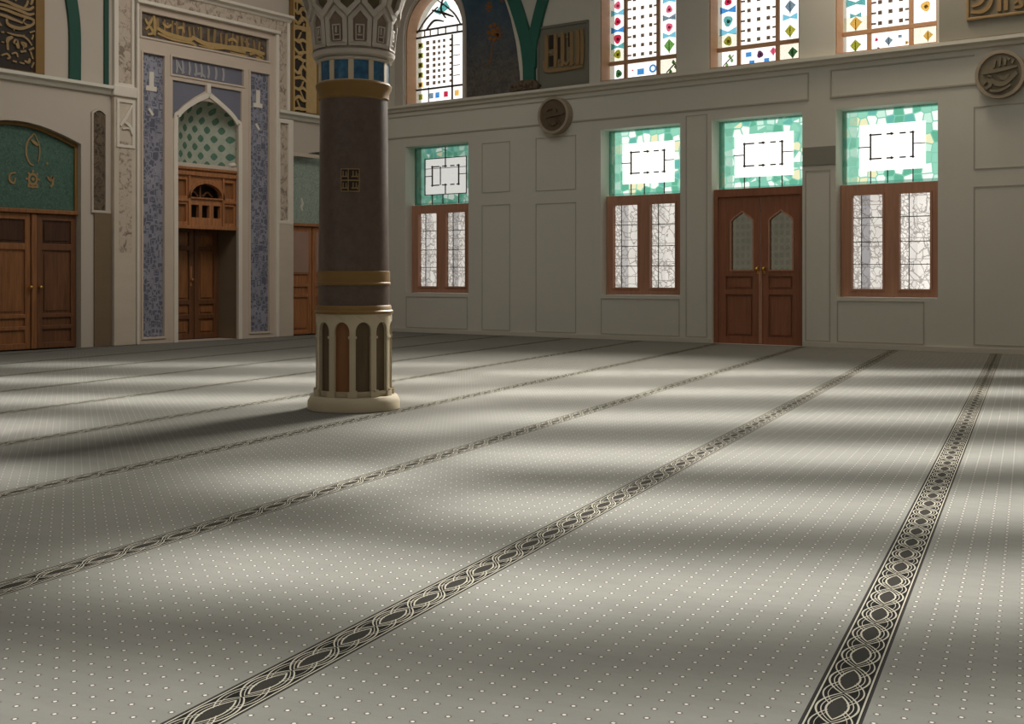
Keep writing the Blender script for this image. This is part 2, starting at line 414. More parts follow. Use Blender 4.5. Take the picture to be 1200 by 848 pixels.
# ================================================================ THE ROOM
XE, YB, ZC = 20.5, -24.0, 9.0
struct(MB().box(lambda a,b,d: (a,b,d), -.6, XE+.3, YB-.3, .6, -.3, -.016), 'floor', M['slab'], 'grey screed floor slab under the patterned carpet', 'floor')
struct(MB().box(lambda a,b,d: (a,b,d), -.6, XE+.3, YB-.3, .6, ZC, ZC+.2), 'ceiling', M['ceil'], 'plain ceiling high above the carpeted prayer hall', 'ceiling')
struct(MB().box(lambda a,b,d: (a,b,d), XE, XE+.3, YB, .5, -.016, ZC), 'wall_right', M['wall'], 'plain plaster wall closing the hall on the right', 'wall')
struct(MB().box(lambda a,b,d: (a,b,d), -.5, XE, YB-.3, YB, -.016, ZC), 'wall_front', M['wall'], 'plain plaster wall behind the viewer', 'wall')

# carpet: laid at an angle to the walls, so that its rows run as in the photo
ANG = math.atan2(.2027, .9791)
ca, sa = math.cos(ANG), math.sin(ANG)
OX, OY = 16.15 - .4516*ca, -17.68 - .4516*sa
me = bpy.data.meshes.new('carpet')
vs = []
for z in (-.016, 0.0):
    for (x, y) in ((.02,YB+.02),(XE-.02,YB+.02),(XE-.02,-.02),(.02,-.02)):
        dx_, dy_ = x-OX, y-OY
        vs.append((dx_*ca+dy_*sa, -dx_*sa+dy_*ca, z))
me.from_pydata(vs, [], [(3,2,1,0),(4,5,6,7),(0,1,5,4),(1,2,6,5),(2,3,7,6),(3,0,4,7)])
me.materials.append(M['carpet'])
carpet = bpy.data.objects.new('carpet', me); COL.objects.link(carpet)
carpet.location = (OX, OY, 0); carpet.rotation_euler = (0, 0, ANG)
tag(carpet, 'pale grey wall-to-wall carpet with cream dots and dark interlaced border stripes', 'carpet')

# ---------------------------------------------------------------- the window wall (y = 0)
W1, W2, DR, W3 = (.70,2.32), (5.32,6.91), (7.50,9.09), (9.64,11.20)
U1, U2, U3, U4 = (.70,2.19), (5.31,6.84), (7.45,9.04), (9.63,11.19)
ZB, ZT, UB, UT = .79, 3.74, 4.60, 7.6
holes = [rect(a,b,ZB,ZT) for a,b in (W1,W2,W3)] + [rect(a,b,UB,UT) for a,b in (U2,U3,U4)] + [arch(U1[0],U1[1],UB-.03,5.95,6.82)]
outer = [(-.5,-.016),(DR[0],-.016),(DR[0],ZT),(DR[1],ZT),(DR[1],-.016),(XE,-.016),(XE,ZC),(-.5,ZC)]
struct(MB().prism(TR, [outer]+holes, -.5, 0), 'wall_back', M['wall'], 'tall greyish plaster wall pierced by windows and a wooden door', 'wall')
nt = [0]
def trim(mb, m, label, **k):
    nt[0] += 1; return struct(mb, 'trim_%d' % nt[0], m, label, 'moulding', **k)
# ledge under the upper windows
mb = MB(); mb.prism(lambda a,b,d: (d,-a,b), [(0,4.44),(.05,4.45),(.07,4.49),(.13,4.52),(.13,4.57),(0,4.58)], .0, XE-.02)
trim(mb, M['ledge'], 'continuous stone ledge beneath the upper windows of the long wall')
def line(a0, a1, b0, b1, w=.022, d=.012): return MB().box(TR, a0, a1, b0, b1, 0, d)
trim(MB().box(TR, 0.01, 9.18, 4.345, 4.365, 0, .014), M['bead'], 'thin upper bead line under the ledge, left of the grey patch pier')
trim(MB().box(TR, 9.57, 11.72, 4.345, 4.365, 0, .014), M['bead'], 'thin upper bead line under the ledge, right of the grey patch pier')
trim(MB().box(TR, 0.01, 9.18, 3.92, 3.945, 0, .018), M['bead'], 'long thin bead line just above the lower windows and door')
trim(MB().box(TR, 9.57, 11.80, 3.92, 3.945, 0, .018), M['bead'], 'short thin bead line above the rightmost lower window')
trim(MB().box(TR, 9.18, 9.20, 3.92, 4.365, 0, .014), M['bead'], 'short upright bead above the door, left side of the narrow pier')
trim(MB().box(TR, 9.55, 9.57, 3.92, 4.365, 0, .014), M['bead'], 'short upright bead above the grey patch, right side of the narrow pier')
frames = [((2.65,3.32,2.72,3.68),'small square wall panel frame right of the leftmost window'),
 ((2.65,3.32,.09,2.49),'tall narrow wall panel frame right of the leftmost window'),
 ((3.91,4.80,2.70,3.69),'wide upper wall panel frame under the left round medallion'),
 ((3.91,4.80,.09,2.47),'wide tall wall panel frame under the left round medallion'),
 ((.72,2.30,.09,.72),'low wall panel frame below the leftmost casement window'),
 ((5.33,6.90,.09,.73),'low wall panel frame below the casement window left of the door'),
 ((9.66,11.0,.09,.74),'low wall panel frame below the casement window right of the door'),
 ((11.71,13.3,2.68,3.60),'upper wall panel frame at the far right under the right medallion'),
 ((11.71,13.3,.11,2.43),'tall wall panel frame at the far right edge'),
 ((9.14,9.55,.09,2.8),'narrow tall panel frame on the pier right of the door'),
 ((7.02,7.42,.09,3.85),'narrow tall panel frame on the pier left of the door')]
for (a0,a1,b0,b1), lb in frames:
    o = trim(ring(TR, a0,a1,b0,b1,.014,0,.008), M['bead'], lb)
mb = MB().box(TR, .01, DR[0]-.02, 0, .07, 0, .03); struct(mb, 'baseboard_back', M['wall_low'], 'low plaster baseboard of the long wall left of the door', 'baseboard')
mb = MB().box(TR, DR[1]+.02, XE-.02, 0, .07, 0, .03); struct(mb, 'baseboard_right', M['wall_low'], 'low plaster baseboard of the long wall right of the door', 'baseboard')

# lower windows
def studs(mb, T, pts, r, d0, d1):
    for a, b in pts: mb.dot(T, a, b, r, d0, d1, 0, 4, PI/4)
def lead_frame(T, a0, a1, b0, b1, d, dim):
    mb = MB(); w = a1-a0; h = b1-b0
    A = lambda u: a0+u*w; B = lambda v: b0+v*h
    c0, c1, r0, r1 = .29, .71, .33, .65
    th = .011
    for u in (c0, c1): mb.box(T, A(u)-th, A(u)+th, B(r0), B(r1), d, d+.02)
    for v_ in (r0, r1):
        for s0, s1 in ((c0,.40),(.45,.52),(.58,.64),(.68,c1)): mb.box(T, A(s0), A(s1), B(v_)-th, B(v_)+th, d, d+.02)
        for u in (c0,.5,c1): mb.dot(T, A(u), B(v_), .025, d, d+.024)
    mb.box(T, A(.17), A(c0), B(.49)-th*.7, B(.49)+th*.7, d, d+.02); mb.box(T, A(c1), A(.83), B(.5)-th*.6, B(.5)+th*.6, d, d+.02)
    for u in (c0, .46, c1): mb.box(T, A(u)-.006, A(u)+.006, B(0), B(.17), d, d+.02)
    if dim:
        for u in (.17, .83): mb.box(T, A(u)-.006, A(u)+.006, B(.17), B(.79), d, d+.02)
        for v_ in (.17, .79): mb.box(T, A(.17), A(.83), B(v_)-.007, B(v_)+.007, d, d+.02)
        mb.box(T, A(.5)-.007, A(.5)+.007, B(r0), B(.17), d, d+.02); mb.box(T, A(.5)-.007, A(.5)+.007, B(r1), B(.98), d, d+.02)
        mb.box(T, A(.42)-.006, A(.42)+.006, B(r0), B(r1), d, d+.02); mb.box(T, A(.17), A(.83), B(.62)-.005, B(.62)+.005, d, d+.02)
    return mb
def lower_window(i, a0, a1, panes, dim, cas, label):
    w = thing('window_%d' % i, ((a0+a1)/2, .2, ZB), label, 'window', kind='structure')
    MB().box(TR, a0, a1, 2.57, ZT, -.32, -.30).build('transom_glass', transom('green_transom_glass_%d' % i, dim, i*1.7), w)
    lead_frame(TR, a0, a1, 2.57, ZT, -.298, dim < .9).build('lead_lines', M['leadm'], w)
    h = [rect(p0,p1,.92,2.39) for p0,p1 in panes]
    f = MB().prism(TR, [rect(a0+.004,a1-.004,ZB+.004,2.56)]+h, -.28, -.19).build('window_frame', M['wood_win'], w, bevel=.012)
    for k, (p0,p1) in enumerate(panes):
        ring(TR, p0-.025,p1+.025,.895,2.415,.03,-.19,-.17).build('sash_bead', M['wood_win'], f, root=w)
        MB().box(TR, p0-.01, p1+.01, .91, 2.40, -.25, -.24).build('pane', cas[k], w)
        mb = MB()
        for q in (.26,.5,.76): mb.box(TR, p0, p1, .92+1.47*q-.006, .92+1.47*q+.006, -.27, -.255)
        mb.box(TR, p0+.12, p0+.13, .92, 2.39, -.275, -.26)
        mb.build('iron_grille', M['iron'], w)
    return w
lower_window(1, W1[0], W1[1], ((.89,1.38),(1.60,2.10)), .46, (casement('frosted_casement_a', .82, .35, 1.3), casement('frosted_casement_b', .80, .6, 4.1)), 'leftmost casement window with brown frame and dim green bordered transom')
lower_window(2, W2[0], W2[1], ((5.47,5.98),(6.22,6.72)), 1.0, (casement('frosted_casement_c', .90, .55, 7.7), casement('frosted_casement_d', .95, .15, 2.9)), 'brown casement window with bright green transom directly left of the wooden door')
lower_window(3, W3[0], W3[1], ((9.83,10.32),(10.57,11.04)), 1.0, (casement('frosted_casement_e', .92, .8, 9.2), casement('frosted_casement_f', 1.15, .2, 5.5)), 'brown casement window with bright green transom directly right of the wooden door')

# the door
dr = thing('door_1', ((DR[0]+DR[1])/2, .12, 0), 'mahogany double door with arched dim glass under a green glass transom', 'door', kind='structure')
a0, a1 = DR
MB().box(TR, a0, a1, 2.58, ZT, -.32, -.30).build('transom_glass', transom('green_transom_glass_4', 1.0, 9.3), dr)
lead_frame(TR, a0, a1, 2.58, ZT, -.298, False).build('lead_lines', M['leadm'], dr)
MB().prism(TR, [[(a0+.004,0),(a0+.07,0),(a0+.07,2.44),(a1-.07,2.44),(a1-.07,0),(a1-.004,0),(a1-.004,2.575),(a0+.004,2.575)]], -.24, -.07).build('door_frame', M['wood_entry'], dr, bevel=.01)
for k, (p0, p1, g0, g1) in enumerate(((a0+.075, 8.325, 7.81, 8.19), (8.335, a1-.075, 8.49, 8.88))):
    lf = MB().prism(TR, [rect(p0,p1,.0,2.45), lancet(g0,g1,1.23,2.02,2.18), rect(p0+.13,p1-.13,.12,.82), rect(p0+.13,p1-.13,.90,1.12)], -.17, -.11).build('door_leaf', M['wood_entry'], dr, bevel=.008)
    MB().prism(TR, lancet(g0-.005,g1+.005,1.225,2.02,2.185), -.15, -.14).build('door_glass', M['g_door'], lf, root=dr)
    MB().prism(TR, [lancet(g0-.025,g1+.025,1.205,2.03,2.21), lancet(g0,g1,1.23,2.02,2.18)], -.11, -.095).build('glass_bead', M['wood_win'], lf, root=dr)
    mb = MB()
    for b0_, b1_ in ((.12,.82),(.90,1.12)):
        mb.box(TR, p0+.12, p1-.12, b0_-.01, b1_+.01, -.16, -.145)
        mb.box(TR, p0+.17, p1-.17, b0_+.04, b1_-.04, -.15, -.125)
    mb.build('door_panel', M['wood_entry'], lf, root=dr)
    hx = 8.28 if k == 0 else 8.40
    mb = MB().ball((hx, .05, 1.24), .035).tube([(hx,.11,1.24),(hx,.05,1.24)], .014)
    mb.box(TR, hx-.014, hx+.014, 1.16, 1.29, -.11, -.10)
    mb.build('door_knob', M['brass'], lf, root=dr, smoothed=True)
MB().box(TR, a0+.004, a1-.004, -.016, .0, -.49, -.0).build('threshold', M['stone'], dr)
tag(MB().box(TR, 8.30, 8.36, .01, 1.2, -.11, -.085).build('astragal', M['wood_win'], dr, bevel=.01))

# upper windows
def motif(mb, T, kind, a, b, r, d, c):
    ci = list(GC).index(c)
    if kind == 'rose':
        mb.prism(T, [(a+r*(1+.12*math.sin(3*q+b*7))*math.cos(q)*.9, b+r*(1+.12*math.sin(3*q+b*7))*math.sin(q)) for q in [2*PI*i/14 for i in range(14)]], d, d+.006, ci)
        mb.dot(T, a+.1*r, b-.1*r, r*.4, d+.006, d+.012, list(GC).index('brown'), 6)
    elif kind == 'bow':
        for s in (-1, 1): mb.prism(T, [(a,b+.1*r),(a+s*1.5*r,b+.75*r),(a+s*1.5*r,b-.55*r),(a,b-.2*r)], d, d+.006, ci)
    elif kind == 'leaf':
        mb.prism(T, [(a,b+1.1*r),(a+.5*r,b+.6*r),(a+1.1*r,b+.1*r),(a+.6*r,b-.4*r),(a,b-1.2*r),(a-.6*r,b-.5*r),(a-1.0*r,b+.0*r),(a-.5*r,b+.6*r)], d, d+.006, ci)
        mb.stroke(T, [(a,b+.6*r),(a+.05*r,b-1.4*r)], .2*r, d+.006, d+.012, list(GC).index('brown'))
    elif kind == 'block':
        mb.prism(T, rect(a-.9*r,a+.9*r,b-.7*r,b+.7*r), d, d+.006, ci)
    elif kind == 'ring':
        mb.prism(T, [[(a+r*math.cos(q),b+r*math.sin(q)) for q in [2*PI*i/14 for i in range(14)]], [(a+.55*r*math.cos(q),b+.55*r*math.sin(q)) for q in [2*PI*i/14 for i in range(14)]]], d, d+.006, ci)
    elif kind == 'sprig':
        mb.stroke(T, [(a-1.1*r,b-1.0*r),(a,b),(a+1.1*r,b+.9*r)], .22*r, d+.006, d+.012, list(GC).index('brown'))
        for q, s in ((.3,1),(-.4,-1),(.6,-1)):
            x, z = a+q*r, b+q*.8*r
            mb.prism(T, [(x,z),(x+.25*r*s,z+.6*r*s),(x-.1*r*s,z+1.0*r*s),(x-.4*r*s,z+.5*r*s)], d, d+.006, ci)
def upper_window(i, a0, a1, m0, m1, g1, LM, RM, BM, label):
    w = thing('window_%d' % i, ((a0+a1)/2, .2, UB), label, 'window', kind='structure')
    d = -.30; tz = 4.955
    MB().prism(TR, [rect(a0+.003,a1-.003,UB+.003,UT-.003), rect(a0+.02,a1-.02,UB+.02,UT-.02)], -.31, -.02).build('window_lining', M['tan'], w)
    mb = MB()
    for m in (m0, m1): mb.box(TR, m-.032, m+.032, UB+.02, UT-.02, d-.02, d+.03)
    for z in (tz, 6.7): mb.box(TR, a0+.02, a1-.02, z-.035, z+.035, d-.02, d+.034)
    mb.build('mullions', M['tan'], w, bevel=.006)
    MB().box(TR, a0+.02, a1-.02, UB+.02, UT-.02, d-.03, d-.02).build('pane', M['g_white'], w)
    mb = MB()
    l0, l1 = a0+.02, m0-.03; r0, r1 = m1+.03, g1
    lc = (l0+l1)/2; rc = (r0+r1)/2
    for (k,z,r,c) in LM: motif(mb, TR, k, lc, z, r*1.2, d-.018, c)
    for (k,z,r,c) in RM: motif(mb, TR, k, rc, z, r*1.2, d-.018, c)
    for (k,f,z,r,c) in BM: motif(mb, TR, k, a0+.02+(g1-a0-.02)*f, z, r, d-.018, c)
    for x0,x1,z0,z1 in ((l0,l1,5.0,5.22),(r0,r1,UB,4.92)): mb.box(TR, x0, x1, z0, z1, d-.0205, d-.0185, list(GC).index('cream'))
    mb.build('stained_glass', list(GC.values()), w)
    mb = MB(); n = 5; z = 5.07
    while z < 6.6:
        for k in range(1, 4):
            mb.dot(TR, m0+(m1-m0)*k/4, z, .042, d-.018, d-.005, 0, 4, PI/4)
        for s, x in ((1, m0+.03), (-1, m1-.03)): mb.box(TR, min(x, x+s*.07), max(x, x+s*.07), z-.014, z+.014, d-.018, d-.005)
        z += .165
    mb.build('lattice_studs', GC['brown'], w)
    return w
upper_window(5, U2[0], U2[1], 5.67, 6.33, 6.70,
   [('rose',5.12,.065,'olive'),('bow',5.26,.075,'teal'),('rose',5.40,.07,'red'),('bow',5.55,.075,'blue'),('rose',5.71,.06,'red'),('bow',5.86,.075,'pale_blue'),('rose',6.0,.06,'rose'),('bow',6.15,.07,'blue')],
   [('leaf',5.16,.085,'leaf'),('bow',5.33,.07,'pale_blue'),('rose',5.48,.06,'rose'),('bow',5.64,.07,'grey'),('rose',5.79,.055,'rose'),('bow',5.95,.07,'pale_blue'),('rose',6.1,.06,'rose')],
   [('rose',.13,4.77,.07,'dark_green'),('block',.46,4.76,.075,'blue'),('ring',.64,4.79,.075,'blue'),('block',.34,4.80,.018,'red'),('sprig',.92,4.78,.10,'dark_green')],
   'upper stained-glass window directly above the casement left of the door')
upper_window(6, U3[0], U3[1], 7.86, 8.55, 8.93,
   [('rose',5.10,.065,'olive'),('bow',5.25,.085,'pale_blue'),('rose',5.44,.075,'teal'),('bow',5.62,.08,'blue'),('rose',5.77,.06,'red'),('bow',5.95,.08,'pale_blue'),('rose',6.1,.06,'rose')],
   [('leaf',5.14,.075,'olive'),('bow',5.36,.07,'pale_blue'),('leaf',5.54,.075,'grey'),('bow',5.72,.06,'blue'),('leaf',5.9,.07,'leaf')],
   [('sprig',.13,4.77,.09,'leaf'),('block',.38,4.83,.055,'blue'),('rose',.52,4.81,.06,'plum'),('leaf',.68,4.84,.06,'rose'),('block',.42,4.69,.05,'blue'),('block',.60,4.70,.05,'blue'),('leaf',.91,4.78,.08,'dark_green')],
   'upper stained-glass window directly above the mahogany double door')
upper_window(7, U4[0], U4[1], 10.07, 10.72, 11.11,
   [('leaf',5.12,.08,'amber'),('bow',5.24,.05,'teal'),('bow',5.44,.085,'teal'),('rose',5.58,.06,'rose'),('bow',5.75,.07,'pale_blue'),('rose',5.9,.06,'red')],
   [('rose',5.24,.065,'amber'),('leaf',5.5,.06,'amber'),('rose',5.75,.06,'amber')],
   [('leaf',.13,4.77,.085,'olive'),('rose',.36,4.82,.028,'rose'),('leaf',.49,4.78,.06,'grey'),('block',.61,4.83,.03,'grey'),('rose',.68,4.72,.03,'amber'),('rose',.38,4.68,.02,'plum'),('leaf',.90,4.79,.07,'amber')],
   'upper stained-glass window at the far right, above the rightmost casement')
# arched window
w = thing('window_8', (1.45, .2, UB), 'tall pointed-arch lattice window beside the dark blue painted arch', 'window', kind='structure')
ao = arch(U1[0]+.003,U1[1]-.003,UB-.026,5.95,6.815); ai = arch(U1[0]+.03,U1[1]-.03,UB,5.94,6.78)
MB().prism(TR, [ao, ai], -.31, -.02).build('window_lining', M['tan'], w)
MB().prism(TR, arch(U1[0]+.03,U1[1]-.03,UB,5.94,6.78), -.33, -.32).build('pane', M['g_white'], w)
mb = MB()
for z in (4.92, 5.98, 6.12): mb.box(TR, U1[0]+.03, U1[1]-.03, z-.018, z+.018, -.32, -.295)
mb.box(TR, 1.655, 1.685, UB, 5.95, -.32, -.295); mb.box(TR, 1.045, 1.06, UB, 4.95, -.32, -.3)
mb.stroke(TR, [(.75,6.08),(1.0,6.35),(1.3,6.55)], .03, -.32, -.3); mb.stroke(TR, [(1.9,6.1),(1.7,6.38),(1.3,6.68)], .03, -.32, -.3)
mb.stroke(TR, [(1.0,6.12),(1.2,6.28),(1.45,6.24)], .04, -.32, -.3); mb.stroke(TR, [(1.15,6.5),(1.4,6.42),(1.7,6.3)], .05, -.32, -.3)
mb.stroke(TR, [(1.45,6.75),(1.38,6.5),(1.5,6.3)], .035, -.32, -.3)
mb.build('iron_bars', M['iron'], w)
mb = MB()
B_ = list(GC).index
for r in range(8):
    z = 5.03+r*.118
    for x, s in ((1.03,.040),(1.20,.034),(1.33,.028),(1.46,.028)):
        mb.dot(TR, x, z, s*1.3, -.318, -.30, B_('brown'), 4, PI/4, 1.05)
    mb.box(TR, 1.60, 1.66, z-.02, z+.02, -.318, -.30, B_('brown'))
for r in range(5):
    z = 5.02+r*.20
    mb.box(TR, .78, .90, z-.055, z+.055, -.318, -.31, B_('olive') if r else B_('amber')); mb.dot(TR, .84, z, .05, -.31, -.30, B_('brown'), 4, PI/4)
    mb.box(TR, 1.70, 1.86, z-.1, z-.085, -.318, -.31, B_('brown'))
for x, c in ((.84,'olive'),(1.12,'grey'),(1.28,'blue'),(1.5,'red'),(1.78,'amber')): mb.box(TR, x-.05, x+.05, 4.72, 4.83, -.318, -.31, B_(c))
for q in (.95,1.1,1.3,1.5,1.8): mb.box(TR, q-.012, q+.012, 5.98, 6.12, -.318, -.3, B_('brown'))
mb.prism(TR, [(1.2,6.45),(1.5,6.65),(1.6,6.5),(1.35,6.38)], -.318, -.31, B_('teal'))
mb.build('stained_glass', list(GC.values()), w)
trim(MB().prism(TR, [arch(U1[0]-.24,U1[1]+.09,4.582,5.95,7.08), arch(U1[0]-.02,U1[1]+.02,4.581,5.95,6.84)], 0, .05), M['cap'], 'pale arched moulding framing the pointed lattice window', bevel=.015)

# painted arch field, green ribs
mf = thing('painted_arch_panel', (2.9, 0, 4.58), 'dark blue painted arch panel with ochre flowers right of the pointed window', 'mural')
MB().prism(TR, [(2.29,4.58),(3.56,4.58),(3.55,4.9),(3.46,5.5),(3.33,6.0),(3.14,6.5),(2.85,7.05),(2.3,7.6),(1.6,7.4),(1.95,6.9),(2.16,6.45),(2.28,5.9)], 0.001, .012).build('painted_field', M['mural'], mf)
for (cx_, cz_, r_) in ((2.93,5.78,.16),(2.83,6.28,.09),(3.06,5.72,.09),(3.15,6.4,.07)):
    mb = MB()
    for k in range(7):
        q = 2*PI*k/7+cz_; mb.dot(TR, cx_+r_*.7*math.cos(q), cz_+r_*.9*math.sin(q), r_*.28, .012, .015, 0, 6, q)
    mb.dot(TR, cx_, cz_, r_*.45, .012, .015, 0, 7)
    mb.build('flower_motif', M['mural_flower'], mf)
MB().stroke(TR, [(2.9,5.6),(2.88,5.3),(2.75,5.15)], .025, .012, .014).build('flower_stem', M['mural_flower'], mf)
edge = [(3.57,4.66),(3.57,4.95),(3.49,5.5),(3.36,6.0),(3.17,6.5),(2.87,7.1),(2.5,7.6)]
def ribbon(pts, w0): 
    pts = smooth(pts); L=[]; R=[]
    for i,p in enumerate(pts):
        q0=pts[max(0,i-1)]; q1=pts[min(len(pts)-1,i+1)]; tx,ty=q1[0]-q0[0],q1[1]-q0[1]; l=math.hypot(tx,ty)
        L.append((p[0]-ty/l*w0/2,p[1]+tx/l*w0/2)); R.append((p[0]+ty/l*w0/2,p[1]-tx/l*w0/2))
    return L+R[::-1]
trim(MB().prism(TR, ribbon([(x+.03,z) for x,z in edge], .08), 0.001, .03), M['ledge'], 'cream curved moulding between the blue painted arch and the green rib', bevel=.008)
gr = thing('arch_rib', (3.78, 0, 4.7), 'forked green arch rib rising from a grey block left of the calligraphy panel', 'arch rib')
MB().prism(TR, ribbon([(3.80,4.74),(3.79,5.1),(3.74,5.45),(3.62,5.85),(3.44,6.32),(3.2,6.8),(2.85,7.35)], .25), 0.001, .09).build('left_rib', M['green'], gr, bevel=.01)
MB().prism(TR, ribbon([(3.83,5.0),(3.86,5.4),(3.96,5.8),(4.13,6.3),(4.4,6.8),(4.8,7.35)], .22), 0.001, .08).build('right_rib', M['green'], gr, bevel=.01)
MB().prism(TR, [(3.4,4.585),(4.02,4.585),(4.05,4.66),(3.93,4.77),(3.62,4.77),(3.42,4.68)], 0.001, .14).build('impost_block', M['carve_dark'], gr, bevel=.01)

# calligraphy in the square panel
cp = thing('framed_calligraphy', (4.5, 0, 4.59), 'square calligraphy panel with tan lettering on olive ground above the left round medallion', 'calligraphy panel')
MB().prism(TR, [rect(3.96,5.08,4.59,5.74), rect(4.0,5.03,4.63,5.69)], 0.001, .035).build('panel_frame', M['olive'], cp, bevel=.006)
MB().box(TR, 4.0, 5.03, 4.63, 5.69, 0.001, .012).build('panel_ground', M['olive'], cp)
MB().prism(TR, [(4.12,4.88),(4.98,4.85),(4.98,5.60),(4.10,5.60)], .012, .02).build('script_ground', M['relief'], cp)
mb = MB()
for x in (4.17,4.37,4.53,4.72,4.86,4.95): mb.stroke(TR, [(x,5.57),(x+.01,5.25),(x,4.95)], .075, .02, .042, taper=.7)
mb.stroke(TR, [(4.12,5.1),(4.16,4.93),(4.4,4.90),(4.97,4.91)], .07, .02, .045); mb.stroke(TR, [(4.17,5.25),(4.3,5.23)], .05, .02, .04)
mb.stroke(TR, [(4.55,5.05),(4.62,4.98),(4.7,5.06),(4.78,4.98)], .04, .02, .045)
for x, z in ((4.45,5.05),(4.68,5.2),(4.63,5.48)): mb.dot(TR, x, z, .03, .02, .04, 0, 4)
mb.build('lettering', M['gold_dull'], cp)
mb = MB()
for x0, x1, z0, z1 in ((4.22,4.32,5.30,5.56),(4.22,4.32,4.98,5.18),(4.42,4.47,5.1,5.5),(4.58,4.60,5.05,5.55),(4.64,4.68,5.3,5.56)): mb.box(TR, x0,x1,z0,z1,.02,.024)
mb.build('lettering_gaps', M['script_dark'], cp)

# right plaque with its dark field
t_ = trim(MB().box(TR, 11.22, 13.6, 4.60, 7.2, 0.001, .02), M['patch'], 'grey recessed wall field around the gold plaque at top right', bevel=.006)
cp = thing('calligraphy_plaque', (12.0, -.02, 4.85), 'gold relief calligraphy plaque at the top right corner', 'calligraphy panel')
MB().prism(TR, [rect(11.62,12.46,4.86,5.85), rect(11.66,12.42,4.90,5.81)], .021, .06).build('plaque_frame', M['gold_dull'], cp, bevel=.008)
MB().box(TR, 11.66, 12.42, 4.90, 5.81, .021, .03).build('plaque_ground', M['relief'], cp)
mb = MB()
mb.stroke(TR, [(11.68,4.98),(11.85,4.97),(11.95,5.06),(12.0,5.25)], .06, .03, .055); mb.stroke(TR, [(11.7,5.06),(11.82,5.1),(11.9,5.22)], .05, .03, .05)
for x in (12.08,12.17): mb.stroke(TR, [(x,4.94),(x,5.4)], .06, .03, .055, taper=.8)
mb.stroke(TR, [(12.28,4.96),(12.38,4.98),(12.34,5.06),(12.28,5.02)], .05, .03, .055); mb.stroke(TR, [(11.7,5.2),(11.8,5.4),(12.0,5.5),(12.4,5.45)], .07, .03, .055)
mb.stroke(TR, [(12.26,5.12),(12.36,5.16),(12.38,5.3)], .05, .03, .05)
mb.build('lettering', M['gold_dull'], cp)

# round medallions
def medallion(a, b, r, depth, label, strokes, mats):
    o = thing('round_medallion', (a, 0, b), label, 'medallion', 'round calligraphy medallions on the long wall')
    N = 48
    c = lambda rr: [(a+rr*math.cos(2*PI*i/N), b+rr*math.sin(2*PI*i/N)) for i in range(N)]
    MB().prism(TR, [c(r), c(r*.86)], 0.001, depth).build('rim', mats[1], o, bevel=.02)
    MB().prism(TR, c(r*.87), 0.001, depth*.82).build('disc', mats[0], o)
    mb = MB()
    for pts, w_ in strokes: mb.stroke(TR, [(a+x*r*.8, b+z*r*.8) for x, z in pts], w_*r, depth*.82, depth*.82+.03)
    mb.build('lettering', mats[2], o)
medallion(4.40, 4.06, .335, .17, 'plain dark brown round medallion left of the middle of the long wall',
  [([(-.6,-.1),(.2,.0),(.9,.06)],.10),([(.1,.5),(.25,.35),(.3,.2)],.08),([(.1,-.2),(.4,-.4),(.6,-.6)],.07),([(-.5,.3),(-.3,.45),(-.1,.4)],.07),([(-.4,-.5),(0,-.65),(.3,-.55)],.07)], (M['disc_wood'], M['disc_rim'], M['disc_wood']))
medallion(12.10, 4.02, .345, .12, 'carved bronze round medallion with flowing lettering at the right edge',
  [([(-.85,.12),(-.2,.2),(.85,.34)],.15),([(-.3,.35),(-.2,.75)],.13),([(0,.4),(.05,.85)],.12),([(.25,.45),(.3,.8),(.5,.7)],.13),([(.6,.5),(.7,.7)],.12),
   ([(-.8,-.45),(-.6,-.25),(-.45,-.5),(-.7,-.7)],.15),([(-.45,-.2),(-.2,-.45),(.2,-.5),(.6,-.2),(.85,0)],.2),([(0,-.1),(.2,-.25),(.45,-.05)],.15),([(-.5,-.8),(0,-.85),(.55,-.6)],.12),([(-.6,.0),(-.4,-.1)],.12)], (M['relief'], M['disc_rim'], M['relief']))
tag(MB().box(TR, 9.10, 9.64, 2.88, 3.17, 0.001, .02).build('wall_plaque', M['patch'], bevel=.004), 'blank grey rectangular patch on the pier between door and right casement', 'plaque')

# ================================================================ the prayer wall (x = 0)
NA0, NA1 = -5.16, -3.75
LD0, LD1 = -9.04, -6.92
RD0, RD1 = -2.44, -.45
nich = arch(NA0, NA1, 0, 3.72, 4.22)
def notch(loop):  # arch loop drawn as a notch in the bottom edge, from left foot over the top to the right foot
    b0, rest = loop[0], loop[1:]
    return [b0] + rest[::-1]
lda = segarch(LD0, LD1, -.016, 3.20, 3.45); rda = segarch(RD0, RD1, -.016, 3.36, 3.55); nia = arch(NA0, NA1, -.016, 3.72, 4.22)
outer = [(YB,-.016)] + notch(lda) + notch(nia) + notch(rda) + [(0,-.016),(0,ZC),(YB,ZC)]
struct(MB().prism(TQ, [outer], -.7, 0), 'wall_left', M['qwall'], 'dim beige prayer wall with the mihrab and wooden doors', 'wall')
# back closing of the recesses
LS = 'left'
# ledges
prof = [(0,4.03),(.05,4.04),(.08,4.09),(.14,4.12),(.14,4.17),(0,4.18)]
def ledge(y0, y1, zoff, label):
    trim(MB().prism(lambda a,b,d: (a,d,b+zoff), prof, y0, y1), M['ledge'], label)
ledge(-14.0, -6.42, 0, 'stone ledge below the tall black calligraphy panel')
ledge(-2.86, -.02, .04, 'stone ledge between mihrab and corner, behind the column')

